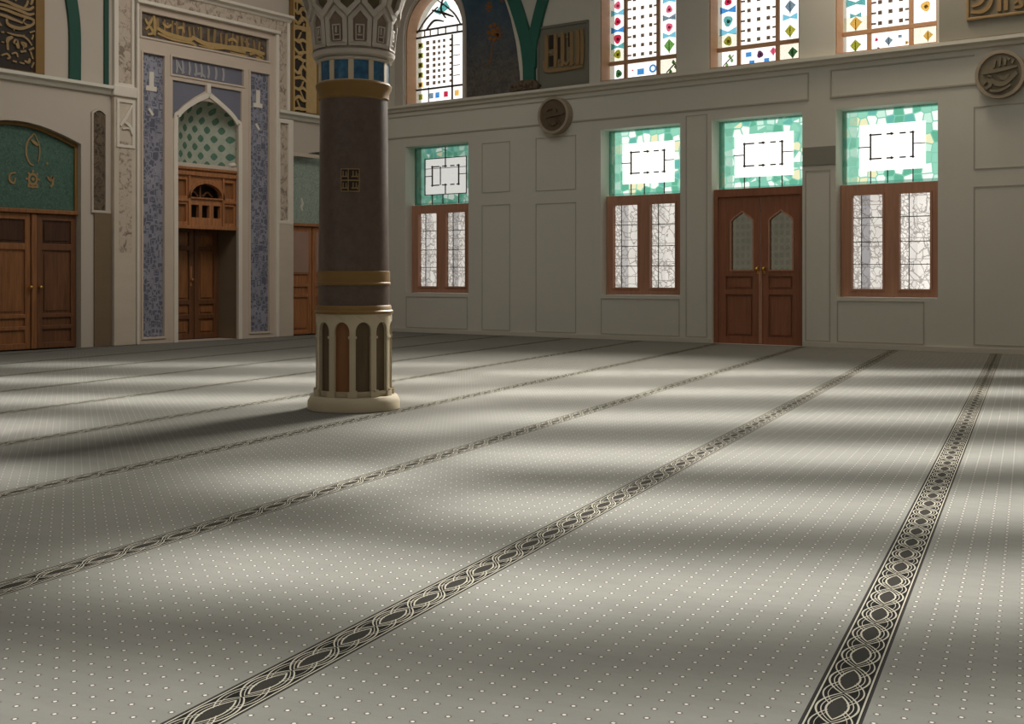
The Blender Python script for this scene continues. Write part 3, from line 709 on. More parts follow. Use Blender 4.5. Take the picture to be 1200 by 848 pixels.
# doors of the prayer wall
def qleaf(parent, y0, y1, z1, m, panels, d=-.12):
    hs = [rect(y0+.09,y1-.09,b0,b1) for b0,b1 in panels]
    lf = MB().prism(TQ, [rect(y0,y1,.01,z1)]+hs, d-.05, d).build('door_leaf', m, parent, bevel=.008)
    for k,(b0,b1) in enumerate(panels):
        mb = MB().box(TQ, y0+.08, y1-.08, b0-.01, b1+.01, d-.045, d-.03)
        if b1-b0 > .3: mb.box(TQ, y0+.13, y1-.13, b0+.05, b1-.05, d-.035, d-.012)
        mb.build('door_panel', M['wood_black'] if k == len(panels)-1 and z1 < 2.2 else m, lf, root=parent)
    return lf
ld = thing('door_2', (-.12, (LD0+LD1)/2, 0), 'brown panelled wooden doors at the left edge under a green arched panel', 'door', kind='structure')
MB().box(TQ, LD0+.002, LD1-.002, 2.08, 2.14, -.2, -.06).build('door_lintel', M['wood'], ld, bevel=.01)
pn = [(.1,.30),(.36,.48),(.54,1.52),(1.62,1.98)]
lv = [qleaf(ld, LD0+.01, LD0+.66, 2.075, M['wood'], pn), qleaf(ld, -8.36, -7.71, 2.075, M['wood'], pn), qleaf(ld, -7.60, LD1-.01, 2.075, M['wood_dark'], pn)]
MB().box(TQ, -7.70, -7.61, 0.01, 2.07, -.16, -.10).build('door_post', M['wood'], ld, bevel=.01)
for k, y in ((1, -7.735), (2, -7.57)):
    MB().ball((-.06, y, .95), .032).tube([(-.12,y,.95),(-.06,y,.95)], .013).build('door_knob', M['brass'], lv[k], root=ld, smoothed=True)
MB().box(TQ, LD0, LD1, -.016, 3.5, -.6, -.45).build('backing', M['wood_black'], ld)
lu = thing('arched_panel', (-.1, (LD0+LD1)/2, 2.14), 'large dark green mosaic arched panel with gold motifs over the left doors', 'wall panel')
yc = -7.99
MB().prism(TQ, segarch(LD0+.004, LD1-.004, 2.142, 3.19, 3.44), -.25, -.13).build('mosaic_field', M['mosaic'], lu)
MB().prism(TQ, [segarch(LD0+.003, LD1-.003, 2.142, 3.195, 3.445), segarch(LD0+.05, LD1-.05, 2.15, 3.15, 3.395)], -.129, -.09).build('arch_border', M['gold_frame'], lu)
mb = MB()
c0 = -7.67
mb.stroke(TQ, [(c0+.02,3.30),(c0-.09,3.16),(c0-.11,2.98),(c0-.05,2.84),(c0+.02,2.81)], .03, -.13, -.118); mb.stroke(TQ, [(c0+.02,3.30),(c0+.10,3.14),(c0+.11,2.98),(c0+.08,2.86)], .022, -.13, -.118)
mb.stroke(TQ, [(c0-.03,3.2),(c0+.04,3.15),(c0+.08,3.12)], .05, -.13, -.118); mb.dot(TQ, c0+.24, 2.86, .022, -.13, -.118, 0, 6)
mb.build('gold_wreath', M['gold_dull'], lu)
for y, kk in ((-8.0,0),(c0,1),(-7.38,2)):
    mb = MB(); z = 2.60
    if kk == 1:
        mb.prism(TQ, [[(y+.085*math.cos(q), z+.1*math.sin(q)) for q in [2*PI*i/12 for i in range(12)]], [(y+.05*math.cos(q), z+.06*math.sin(q)) for q in [2*PI*i/12 for i in range(12)]]], -.13, -.118)
        mb.dot(TQ, y, z, .03, -.13, -.115, 0, 6); mb.box(TQ, y-.09, y+.09, z-.13, z-.10, -.13, -.118)
        for q in range(8): mb.dot(TQ, y+.1*math.cos(q*PI/4), z+.12*math.sin(q*PI/4), .022, -.13, -.116, 0, 5)
    elif kk == 0: mb.stroke(TQ, [(y+.05,z+.08),(y-.04,z+.05),(y-.05,z-.04),(y+.02,z-.08),(y+.04,z)], .035, -.13, -.116)
    else: mb.stroke(TQ, [(y-.05,z+.06),(y,z+.0),(y+.04,z+.07),(y+.04,z-.05),(y,z-.1)], .04, -.13, -.116)
    mb.build('gold_motif', M['gold_dull'], lu)

rd = thing('door_3', (-.12, (RD0+RD1)/2, 0), 'orange wooden doors behind the column under the pale green panel', 'door', kind='structure')
MB().box(TQ, RD0+.002, RD1-.002, 2.08, 2.14, -.2, -.06).build('door_lintel', M['wood_orange'], rd, bevel=.01)
y = RD0+.005
for k in range(3):
    lf = qleaf(rd, y, y+.62, 2.075, M['wood_orange'], [(.08,.72),(.78,.92),(.98,1.16),(1.22,1.74)])
    MB().box(TQ, y+.085, y+.535, 1.20, 1.98, -.14, -.112).build('pale_inlay', plain('pinkish_inlay_%d' % k, (160,128,112), .5), lf, root=rd)
    y += .655
MB().box(TQ, RD0, RD1, -.016, 3.6, -.6, -.45).build('backing', M['wood_black'], rd)
lu = thing('arched_panel', (-.1, (RD0+RD1)/2, 2.14), 'pale grey-green mosaic panel over the doors behind the column', 'wall panel')
MB().prism(TQ, segarch(RD0+.004, RD1-.004, 2.142, 3.35, 3.54), -.25, -.13).build('mosaic_field', M['mosaic_pale'], lu)
MB().stroke(TQ, [(-2.08,2.62),(-2.05,2.52),(-2.08,2.45),(-2.05,2.38)], .05, -.13, -.118).build('silver_motif', M['ledge'], lu)
trim(MB().box(TQ, RD0-.0, -.4, 3.40, 3.47, 0.001, .02), M['marble'], 'thin horizontal moulding above the pale green panel behind the column')

# pilasters left of the mihrab
pl = thing('pilaster', (0, -6.16, 0), 'pale stone pilaster with carved upper panel at the left side of the mihrab', 'pilaster')
MB().box(TQ, -6.38, -5.965, 0, 4.02, 0.001, .09).build('pilaster_shaft', M['stone'], pl, bevel=.01)
MB().prism(TQ, [[(-6.36,3.98),(-5.98,3.98),(-5.98,5.9),(-6.36,5.9)], rect(-6.28,-6.03,4.25,5.86)], 0.001, .07).build('upper_frame', M['marble_pale'], pl, bevel=.008)
MB().box(TQ, -6.28, -6.03, 4.25, 5.86, 0.001, .03).build('carved_panel', M['carve'], pl)
MB().box(TQ, -6.41, -5.965, 4.02, 4.20, 0.001, .13).build('capital', M['marble_pale'], pl, bevel=.02)
MB().prism(TQ, [rect(-6.34,-6.0,3.2,3.98), rect(-6.29,-6.04,2.2,3.93) if False else rect(-6.29,-6.05,3.25,3.93)], .091, .11).build('relief_frame', M['marble_pale'], pl, bevel=.005)
mb = MB(); mb.stroke(TQ, [(-6.28,3.55),(-6.17,3.7),(-6.06,3.9)], .05, .091, .12); mb.stroke(TQ, [(-6.2,3.62),(-6.1,3.55),(-6.05,3.42)], .05, .091, .12); mb.stroke(TQ, [(-6.24,3.5),(-6.12,3.52),(-6.05,3.45)], .03, .091, .11)
mb.build('relief_ornament', M['marble_pale'], pl)
MB().box(TQ, -6.29, -6.05, 1.5, 3.3, .0905, .0925).build('relief_ground', M['carve'], pl)
sp = thing('side_pier', (0, -6.54, 0), 'narrow olive stone pier with a dark carved inset right of the left doors', 'pilaster')
MB().box(TQ, -6.70, -6.39, 0, 2.13, 0.001, .03).build('pier_base', M['stone_olive'], sp, bevel=.008)
MB().prism(TQ, segarch(-6.72, -6.50, 2.17, 3.70, 3.76), 0.001, .012).build('dark_inset', M['carve_dark'], sp)
MB().prism(TQ, [segarch(-6.75, -6.47, 2.13, 3.72, 3.80), segarch(-6.72, -6.50, 2.17, 3.70, 3.76)], 0.001, .035).build('inset_frame', M['qwall'], sp)
# green strips on the upper wall, as painted ribs
tag(MB().prism(TQ, ribbon([(-7.05,4.19),(-7.05,4.9),(-7.09,5.3),(-7.2,5.8),(-7.45,6.4)], .2), 0.001, .05).build('arch_rib', M['green_dark'], bevel=.008), 'wide dark green arch rib right of the black calligraphy panel', 'arch rib')
tag(MB().box(TQ, -6.52, -6.44, 4.19, 7.2, 0.001, .04).build('arch_rib', M['green_dark'], bevel=.006), 'thin upright dark green strip beside the carved pilaster', 'arch rib')

# tall calligraphy panels
cb = thing('framed_calligraphy', (0, -8.4, 4.19), 'tall black calligraphy panel with gold lettering in the top left corner', 'calligraphy panel')
MB().prism(TQ, [rect(-9.3,-7.58,4.185,7.0), rect(-9.16,-7.73,4.20,6.86)], 0.001, .06).build('panel_frame', M['gold_frame'], cb, bevel=.01)
MB().box(TQ, -9.16, -7.73, 4.20, 6.86, 0.001, .02).build('panel_ground', M['script_dark'], cb)
mb = MB()
z0 = 4.2
S = lambda pts, w: mb.stroke(TQ, pts, w, .02, .04)
P = lambda px, py: (-8.27+.55*(px/380)+0, 5.25-.98*(py/810)+.12*(1-px/380)*0)   # sketch units of the lettering
for pts, w_ in [([(-300,60),(0,40),(150,75),(290,95),(360,45)],36),([(-300,120),(0,100),(200,130),(300,155),(365,130)],34),([(-300,160),(0,150),(160,180),(300,200),(365,215)],34),
    ([(-300,215),(0,225),(120,250),(235,275)],34),([(235,265),(260,215),(310,195),(355,225),(345,270),(290,290),(245,270)],26),([(350,265),(290,310),(200,350),(100,340),(60,310),(55,260)],38),
    ([(130,385),(170,345)],24),([(310,380),(370,345)],28),([(335,460),(350,400)],30),([(0,435),(30,430)],34),([(60,430),(150,440),(240,440),(300,480),(335,535)],24),([(240,420),(250,455)],36),
    ([(120,470),(70,510),(60,560)],44),([(65,550),(70,640)],44),([(135,550),(160,510),(185,600)],46),([(210,520),(260,530),(255,560),(215,530)],32),([(245,570),(240,600)],24),([(210,635),(270,615)],40),
    ([(300,600),(360,560)],36),([(320,610),(350,700)],28),([(0,720),(60,690),(90,730),(60,750)],24),([(120,765),(165,770)],32),([(200,770),(255,775)],32),([(110,680),(160,660),(180,710)],22),([(250,740),(300,750),(310,700)],30),([(330,810),(360,740)],28),([(0,555),(30,555)],24),
    ([(250,80),(280,30),(290,-20)],28),([(320,30),(340,-40),(300,-90)],32),([(0,-30),(100,-20),(200,-60),(150,20)],28),([(-300,330),(-150,360),(-50,320),(0,360)],30),([(-280,500),(-150,450),(-60,560),(-200,620)],34),([(-280,720),(-100,700),(-40,770)],30)]:
    S([P(*q) for q in pts], w_*.00135)
for k in range(7):
    zz = 5.5+k*.18
    S([(-9.05,zz),(-8.5,zz+.05*math.sin(k*2)),(-7.85,zz+.06*math.cos(k))], .05)
mb.build('lettering', M['gold_dull'], cb)
cg = thing('framed_calligraphy', (0, -2.1, 4.23), 'tall narrow gilded calligraphy panel between mihrab and column', 'calligraphy panel')
MB().prism(TQ, [rect(-2.52,-1.50,4.225,7.0), rect(-2.44,-2.10+.28,4.24,6.9)], 0.001, .05).build('panel_frame', M['gold_frame'], cg, bevel=.008)
MB().box(TQ, -2.44, -1.82, 4.24, 6.9, 0.001, .015).build('panel_ground', M['script_dark'], cg)
mb = MB(); rnd = random.Random(3)
mb.box(TQ, -2.10, -1.83, 4.25, 6.88, .015, .04); mb.box(TQ, -2.44, -2.40, 4.24, 6.88, .015, .04)
for k in range(14):
    z = 4.3+k*.185
    mb.stroke(TQ, [(-2.42,z+rnd.uniform(-.04,.04)),(-2.3,z+rnd.uniform(-.07,.07)),(-2.2,z+rnd.uniform(-.05,.09)),(-2.09,z+rnd.uniform(-.03,.03))], .065, .015, .035)
    mb.stroke(TQ, [(-2.36+rnd.uniform(-.05,.2),z+.0),(-2.30+rnd.uniform(-.05,.15),z+.16)], .05, .015, .034)
for z in (5.82, 6.3): mb.box(TQ, -2.44, -2.09, z, z+.06, .015, .038)
mb.build('lettering', M['gold'], cg)

# ---------------------------------------------------------------- mihrab
mh = thing('mihrab', (0, -4.42, 0), 'tall carved marble mihrab niche with blue-grey script panels and wooden balcony', 'mihrab')
Y0, Y1, ZM = -5.94, -2.89, 5.60
openings = [rect(-5.84,-3.08,5.08,5.48), rect(-5.81,-5.39,.11,4.81), rect(-3.51,-3.06,.11,4.83), rect(-5.23,-3.67,4.54,4.83)]
spL = [(-5.21,3.78),(-5.21,4.44),(-4.51,4.44),(-4.51,4.34),(-4.72,4.22),(-4.98,4.04),(-5.12,3.90)]
spR = [(-(p[0]+4.46)-4.46, p[1]) for p in spL][::-1]
nin = arch(-5.12, -3.79, -.0, 3.70, 4.17)
body = [(Y0,0)] + notch(nin) + [(Y1,0),(Y1,ZM),(Y0,ZM)]
MB().prism(TQ, [body]+openings+[spL, spR], 0.001, .055).build('marble_frame', M['marble'], mh, bevel=.006)
mb = MB()
for (a0_,a1_,b0_,b1_) in ((-5.84,-3.08,5.08,5.48),(-5.81,-5.39,.11,4.81),(-3.51,-3.06,.11,4.83),(-5.23,-3.67,4.54,4.83)): mb.prism(TQ, [rect(a0_-.035,a1_+.035,b0_-.035,b1_+.035), rect(a0_,a1_,b0_,b1_)], .055, .075)
mb.build('panel_moulding', M['marble'], mh, bevel=.006)
MB().prism(TQ, [arch(-5.20,-3.71,0,3.72,4.30), arch(-5.12,-3.79,.0,3.70,4.17)] if False else ribbon([(-5.16,.0),(-5.16,2.0),(-5.16,3.70),(-5.10,3.86),(-4.96,4.0),(-4.72,4.15),(-4.46,4.28)], .08), .056, .085).build('arch_moulding', M['marble_pale'], mh, bevel=.01)
MB().prism(TQ, ribbon([(-3.76,.0),(-3.76,2.0),(-3.76,3.70),(-3.82,3.86),(-3.96,4.0),(-4.20,4.15),(-4.46,4.28)], .08), .056, .085).build('arch_moulding', M['marble_pale'], mh, bevel=.01)
MB().box(TQ, -4.50, -4.42, 4.28, 4.47, .056, .085).build('arch_finial', M['marble_pale'], mh, bevel=.01)
MB().prism(TQ, spL, 0.001, .015).build('spandrel_panel', M['spandrel'], mh); MB().prism(TQ, spR, 0.001, .015).build('spandrel_panel', M['spandrel'], mh)
MB().box(TQ, -5.81, -5.39, .11, 4.81, 0.001, .018).build('script_panel', M['kufic'], mh)
MB().box(TQ, -3.51, -3.06, .11, 4.83, 0.001, .018).build('script_panel', M['kufic'], mh)
for yc_ in (-5.62, -3.30):
    mb = MB().box(TQ, yc_-.045, yc_+.045, 4.27, 4.52, .018, .032); mb.box(TQ, yc_-.11, yc_+.10, 4.20, 4.28, .018, .033)
    mb.build('white_script', M['marble_pale'], mh)
    MB().stroke(TQ, [(yc_-.05,3.9),(yc_+.03,3.8)], .08, .018, .03).build('white_script', M['marble_pale'], mh)
sm = MB().box(TQ, -5.23, -3.67, 4.54, 4.83, 0.001, .018).build('lintel_panel', M['spandrel'], mh)
mb = MB()
for x in (-5.12,-5.0,-4.86,-4.72,-4.6,-4.45,-4.28,-4.12): mb.stroke(TQ, [(x,4.80),(x+.02,4.68),(x,4.57)], .045, .018, .03, taper=.7)
mb.stroke(TQ, [(-5.1,4.78),(-5.03,4.65),(-4.95,4.6)], .04, .018, .03); mb.stroke(TQ, [(-4.75,4.6),(-4.6,4.63),(-4.5,4.58)], .05, .018, .03)
mb.build('lettering', plain('pale_script', (156,152,152), .6), sm, root=mh)
ip = MB().box(TQ, -5.84, -3.08, 5.08, 5.48, 0.001, .012).build('inscription_panel', M['ins_ground'], mh)
mb = MB(); rnd = random.Random(11)
x = -5.50
while x < -3.25:
    lean = rnd.uniform(-.03,.03); top = rnd.uniform(5.40,5.46)
    mb.stroke(TQ, [(x,5.22),(x+lean*.5,5.32),(x+lean,top)], rnd.uniform(.035,.06), .012, .03, 1, taper=.75); x += rnd.uniform(.09,.2)
for pts, w_ in [([(-5.52,5.27),(-5.3,5.20),(-4.9,5.18),(-4.75,5.22)],.075),([(-5.5,5.18),(-5.2,5.14),(-4.85,5.14),(-4.7,5.10)],.06),([(-4.8,5.24),(-4.5,5.17),(-4.1,5.18),(-3.6,5.16)],.085),([(-4.3,5.13),(-3.95,5.19),(-3.5,5.22),(-3.15,5.20)],.08),
    ([(-3.5,5.14),(-3.35,5.20),(-3.2,5.12),(-3.35,5.1)],.07),([(-5.75,5.38),(-5.68,5.3),(-5.6,5.42)],.05),([(-5.74,5.2),(-5.66,5.26),(-5.6,5.17),(-5.7,5.13)],.05),([(-5.58,5.46),(-5.56,5.3),(-5.57,5.13)],.06),([(-5.4,5.36),(-5.3,5.32),(-5.22,5.38)],.05),
    ([(-5.1,5.33),(-5.0,5.36),(-4.96,5.28)],.05),([(-4.0,5.3),(-3.9,5.35),(-3.8,5.3)],.05),([(-4.65,5.12),(-4.4,5.11),(-4.2,5.12)],.03),([(-3.95,5.11),(-3.75,5.10),(-3.55,5.11)],.03)]: mb.stroke(TQ, pts, w_, .012, .034, 0)
for q in range(18): mb.dot(TQ, rnd.uniform(-5.6,-3.2), rnd.uniform(5.3,5.43), .02, .012, .03, rnd.choice((0,1)), 4)
mb.build('lettering', [M['gold'], M['gold_dull']], ip, root=mh)
# outer mouldings
mb = MB()
mb.box(TQ, Y0-.015, Y1+.05, ZM, ZM+.06, .0, .14); mb.box(TQ, Y0-.015, Y0+.03, 0, ZM, .001, .11); mb.box(TQ, Y1-.03, Y1+.04, 0, ZM, .001, .11)
mb.build('inner_cornice', M['marble_pale'], mh, bevel=.012)
MB().box(TQ, -5.955, -2.62, ZM+.06, 5.86, 0.001, .08).build('carved_frieze', M['carve'], mh)
MB().prism(lambda a,b,d: (a,d,b), [(0.001,5.86),(.1,5.86),(.13,5.90),(.2,5.93),(.2,5.98),(.001,5.98)], -5.955, -2.55).build('outer_cornice', M['marble_pale'], mh, bevel=.008)
MB().box(TQ, -2.85, -2.64, 4.22, 5.86, 0.001, .07).build('carved_border', M['carve'], mh)
MB().box(TQ, -2.64, -2.57, 4.22, 5.86, 0.001, .1).build('border_moulding', M['marble_pale'], mh, bevel=.01)
mb = MB().box(TQ, -2.85, -2.46, 0, 2.1, .001, .07); mb.build('pilaster_base', M['stone'], mh, bevel=.008)
MB().prism(TQ, [rect(-2.85,-2.46,2.1,4.06), rect(-2.79,-2.58,2.16,3.98)], .001, .07).build('pilaster_frame', M['marble_pale'], mh, bevel=.008)
MB().box(TQ, -2.79, -2.58, 2.16, 3.98, .001, .03).build('pilaster_inset', M['carve'], mh)
# niche shell
def niche_mesh():
    mb = MB()
    zs = [3.06+(4.215-3.06)*i/14 for i in range(15)]; n = 20; vs = []; fs = []
    c = (NA0+NA1)/2; hw0 = (NA1-NA0)/2
    for z in zs:
        tq = max(0, (z-3.72)/(4.22-3.72)); 
        hw = hw0*(math.cos(PI/2*min(1, tq*.985))**.75) if tq > 0 else hw0
        for k in range(n+1):
            u = -1+2*k/n
            vs.append((-.02-.34*(hw/hw0)*math.cos(u*PI/2)**.7 if abs(u) < 1 else -.0, c+u*hw*.999, z))
    for i in range(14):
        for k in range(n): fs.append((i*(n+1)+k, i*(n+1)+k+1, (i+1)*(n+1)+k+1, (i+1)*(n+1)+k))
    mb.add(vs, fs); return mb
niche_mesh().build('niche_tile', M['leaf_tile'], mh, smoothed=True)
mb = MB(); mb.box(TQ, NA0+.003, NA1-.003, 3.0, 3.07, -.5, .02); mb.build('niche_shelf', M['marble'], mh, bevel=.01)
MB().ball((.0, -3.9, 3.10), .05, sc_=(1,1.2,.8)).ball((-.02, -3.83, 3.11), .045).build('shelf_ornament', M['marble_pale'], mh)
mb = MB(); mb.box(TQ, NA0, NA1, -.016, 2.99, -.69, -.56); mb.build('niche_back', M['stone_olive'], mh)
MB().box(TQ, NA0+.003, NA1-.003, -.016, .0, -.56, -.001).build('threshold', M['marble'], mh)
MB().box(TQ, NA1-.02, NA1-.003, 0, 2.99, -.56, -.002).build('niche_jamb', M['stone_olive'], mh); MB().box(TQ, NA0+.003, NA0+.02, 0, 2.99, -.56, -.002).build('niche_jamb', M['stone_olive'], mh)
# wooden balcony front
hs = [rect(-5.09,-4.87,2.50,2.78), rect(-5.09,-4.87,2.06,2.36), rect(-4.03,-3.83,2.50,2.78), rect(-4.03,-3.83,2.06,2.36), arch(-4.79,-4.11,2.49,2.50,2.73), rect(-4.76,-4.60,2.14,2.36), rect(-4.53,-4.37,2.14,2.36), rect(-4.28,-4.13,2.14,2.36)]
bl = MB().prism(TQ, [rect(NA0+.022,NA1-.022,1.95,2.995)]+hs, -.10, -.02).build('wooden_balcony', M['wood_orange'], mh, bevel=.006)
mb = MB().box(TQ, NA0+.022, NA1-.022, 1.94, 2.0, -.02, .02); mb.box(TQ, NA0+.022, NA1-.022, 2.86, 2.93, -.02, .025); mb.box(TQ, NA0+.022, NA1-.022, 2.96, 3.0, -.02, .03)
mb.box(TQ, -4.84, -4.80, 2.0, 2.86, -.02, .015); mb.box(TQ, -4.10, -4.06, 2.0, 2.86, -.02, .015); mb.box(TQ, NA0+.022, -4.84, 2.41, 2.45, -.02, .01); mb.box(TQ, -4.06, NA1-.022, 2.41, 2.45, -.02, .01)
mb.prism(TQ, [arch(-4.84,-4.06,2.46,2.52,2.80), arch(-4.79,-4.11,2.49,2.50,2.73)], -.02, .015)
mb.build('balcony_moulding', M['wood_orange'], bl, root=mh, bevel=.006)
MB().box(TQ, NA0+.03, -4.82, 2.03, 2.82, -.085, -.07).build('balcony_panel', M['wood'], bl, root=mh); MB().box(TQ, -4.08, NA1-.03, 2.03, 2.82, -.085, -.07).build('balcony_panel', M['wood'], bl, root=mh)
MB().box(TQ, -4.82, -4.08, 2.1, 2.78, -.25, -.22).build('balcony_back', M['script_dark'], bl, root=mh)
mb = MB().box(TQ, -4.47, -4.43, 2.49, 2.70, -.2, -.17); mb.stroke(TQ, [(-4.72,2.52),(-4.6,2.6),(-4.5,2.52)], .03, -.2, -.17); mb.stroke(TQ, [(-4.18,2.52),(-4.3,2.6),(-4.4,2.52)], .03, -.2, -.17)
mb.build('balcony_tracery', M['wood'], bl, root=mh)
qz = [(.1,.36),(.44,.62),(.70,1.58),(1.66,1.9)]
for y0, y1 in ((-5.135,-4.33),(-4.31,-3.78)):
    hs = [rect(y0+.10,y1-.10,a,b) for a,b in qz]
    lf = MB().prism(TQ, [rect(y0,y1,.01,2.3)]+hs, -.555, -.50).build('niche_door', M['wood_dark'], mh, bevel=.008)
    mb = MB()
    for a,b in qz: mb.box(TQ, y0+.09, y1-.09, a-.01, b+.01, -.55, -.535); mb.box(TQ, y0+.14, y1-.14, a+.04, b-.04, -.54, -.515)
    mb.build('door_panel', M['wood'], lf, root=mh)
MB().ball((-.46,-4.39,1.06), .028).tube([(-.5,-4.39,1.06),(-.46,-4.39,1.06)], .012).box(TQ, -4.41, -4.37, .95, 1.3, -.5, -.492).build('door_knob', M['wood_orange'], mh, smoothed=True)

# ================================================================ column
co = thing('column', (CX, CY, 0), 'thick dark round stone column with arcaded cream base, blue tile collar and carved capital', 'column')
MB().lathe([(.385,0),(.385,.07),(.37,.10),(.36,.115),(.325,.12)], 80).build('plinth', M['cream'], co, smoothed=True, bevel=.006)
NB = 11; PW = 360/NB
# arcade shell
mb = MB()
ZA0, ZA1 = .12, .80
for k in range(NB):
    c = -2 + PW*k + PW/2; a0, a1 = c-PW/2, c+PW/2; h0, h1 = c-PW*.36, c+PW*.36
    out = [(a0+(a1-a0)*i/8, ZA0) for i in range(9)] + [(a1, ZA0+(ZA1-ZA0)*i/3) for i in (1,2)] + [(a1-(a1-a0)*i/8, ZA1) for i in range(9)] + [(a0, ZA1-(ZA1-ZA0)*i/3) for i in (1,2)]
    n = 10; hole = [(h0,.165),(c,.165),(h1,.165)] + [(c+(h1-c)*math.cos(PI*i/n),   .655+.08*math.sin(PI*i/n)) for i in range(n+1)]
    mb.prism(TC, [out, hole], .285, .318)
    # little bases of the ribs
    for i in range(2): mb.box(TC, a0-PW*.20 if i == 0 else a0, a0 if i == 0 else a0+PW*.20, .12, .165+.012*i, .315, .336)
    mb.box(TC, a0-PW*.19, a0, .60, .62, .315, .325); mb.box(TC, a0, a0+PW*.19, .60, .62, .315, .325)
mb.build('arcade', M['cream'], co)
for k in range(NB):
    c = -2 + PW*k + PW/2
    mb = MB()
    for j in range(4): 
        x0 = c-PW*.36+PW*.72*j/4; x1 = c-PW*.36+PW*.72*(j+1)/4
        mb.add([TC(x0,.14,.290),TC(x1,.14,.290),TC(x1,.745,.290),TC(x0,.745,.290)], [(0,1,2,3)])
    mb.build('niche_panel', M['pan_orange'] if k in (4, 7, 10) else M['pan_brown'], co, smoothed=True)
MB().lathe([(.28,.12),(.28,.80),(.2,.80)], 66).build('drum', M['pan_brown'], co, smoothed=True)
MB().lathe([(.30,.795),(.327,.80),(.33,.82),(.318,.83),(.312,.86),(.305,.87)], 72).build('gilded_band', M['gold_frame'], co, smoothed=True)
MB().lathe([(.297,.865),(.297,1.04)], 72).build('dark_collar', M['shaft'], co, smoothed=True)
MB().lathe([(.297,1.035),(.308,1.04),(.308,1.055),(.302,1.06),(.302,1.15),(.292,1.155)], 72).build('gilded_band', M['gold_frame'], co, smoothed=True)
MB().lathe([(.295,1.15),(.287,1.9),(.283,2.60)], 72).build('shaft', M['shaft'], co, smoothed=True)
MB().lathe([(.283,2.575),(.295,2.59),(.295,2.64),(.312,2.67),(.318,2.70),(.305,2.715),(.29,2.715)], 72).build('gilded_band', M['gold_frame'], co, smoothed=True)
MB().lathe([(.283,2.71),(.283,2.89)], 72).build('tile_drum', M['tile_frame'], co, smoothed=True)
mb = MB()
for k in range(NB):
    a = -4.5+PW*k
    mb.box(TC, a-PW*.13, a+PW*.13, 2.712, 2.885, .28, .300)
mb.build('tile_frame', M['tile_frame'], co)
MB().lathe([(.28,2.71),(.302,2.712),(.302,2.722),(.28,2.724)], 72).build('tile_border', M['tile_frame'], co, smoothed=True)
for k in range(NB):
    c = -4.5+PW*k+PW/2; mb = MB()
    for j in range(3):
        x0 = c-PW*.38+PW*.76*j/3; x1 = c-PW*.38+PW*.76*(j+1)/3
        mb.box(TC, x0, x1, 2.722, 2.88, .283, .291)
    mb.build('blue_tile', M['blue'], co)
MB().lathe([(.28,2.88),(.305,2.885),(.318,2.90),(.30,2.915),(.335,2.93),(.345,2.955),(.345,2.965),(.3,2.97)], 72).build('capital_ring', M['cap'], co, smoothed=True)
# capital core
def rc(z):     # radius of the capital's body at height z
    if z < 3.25: return .325+.03*(z-2.96)/.29
    t_ = min(1, (z-3.25)/.6); return .355+.02*t_+.33*t_**1.7
cap = MB().lathe([(rc(2.96+.9*i/20)-.012, 2.96+.9*i/20) for i in range(21)]+[(.72,3.9),(.72,4.05)], 88).build('capital', M['cap'], co, smoothed=True)
DZ = lambda off0, off1: (lambda p, s: rc(p[1]) + (off1 if s else off0))
def house(c, w, zb, zs, za, r=.02):
    return [(c-w+1.2,zb),(c,zb),(c+w-1.2,zb),(c+w,zb+r),(c+w,zb+(zs-zb)/2),(c+w,zs),(c+w/2,(zs+za)/2),(c,za),(c-w/2,(zs+za)/2),(c-w,zs),(c-w,zb+(zs-zb)/2),(c-w,zb+r)]
for k in range(NB):
    c = 8.3+PW*k
    fr = MB().prism(TC, [house(c, PW*.475, 2.985, 3.215, 3.315), house(c, PW*.29, 3.02, 3.20, 3.265)], 0, 0, D=DZ(-.02,.015)).build('niche_frame', M['cap'], cap, root=co)
for k in range(NB):
    c = 8.3+PW*k; mb = MB()
    mb.prism(TC, [house(c, PW*.16, 3.03, 3.10, 3.15) if False else [(c-PW*.19,3.03),(c+PW*.19,3.03),(c+PW*.19,3.16),(c-PW*.19,3.16)], [(c-PW*.14,3.04),(c+PW*.14,3.04),(c+PW*.14,3.15),(c-PW*.14,3.15)]], 0, 0, D=DZ(-.02,.004), mi=1)
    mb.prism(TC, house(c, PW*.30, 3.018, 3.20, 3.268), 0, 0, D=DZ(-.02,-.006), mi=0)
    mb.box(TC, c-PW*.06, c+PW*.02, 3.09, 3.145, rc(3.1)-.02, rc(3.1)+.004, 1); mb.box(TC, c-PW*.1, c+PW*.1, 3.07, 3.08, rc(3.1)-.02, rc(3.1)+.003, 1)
    mb.build('niche_inset', [M['cap_dark'], M['cap']], cap, root=co)
def kite(c, w, zb, zs, zt, za):
    return [(c,zb),(c+w/2,(zb+zs)/2),(c+w,zs),(c+w,(zs+zt)/2),(c+w,zt),(c+w/2,(zt+za)/2),(c,za),(c-w/2,(zt+za)/2),(c-w,zt),(c-w,(zs+zt)/2),(c-w,zs),(c-w/2,(zb+zs)/2)]
for k in range(NB):
    c = 8.3+PW*(k+.5)
    MB().prism(TC, [kite(c, PW*.48, 3.215, 3.325, 3.52, 3.66), kite(c, PW*.27, 3.275, 3.33, 3.47, 3.55)], 0, 0, D=DZ(-.02,.035)).build('niche_frame', M['cap'], cap, root=co)
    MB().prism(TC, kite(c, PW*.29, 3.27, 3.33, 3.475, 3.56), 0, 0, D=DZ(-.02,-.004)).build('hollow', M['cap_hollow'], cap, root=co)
for k in range(NB):
    c = 8.3+PW*k
    MB().prism(TC, [kite(c, PW*.48, 3.53, 3.66, 3.80, 3.88), kite(c, PW*.28, 3.60, 3.67, 3.77, 3.82)], 0, 0, D=DZ(-.02,.05)).build('niche_frame', M['cap'], cap, root=co)
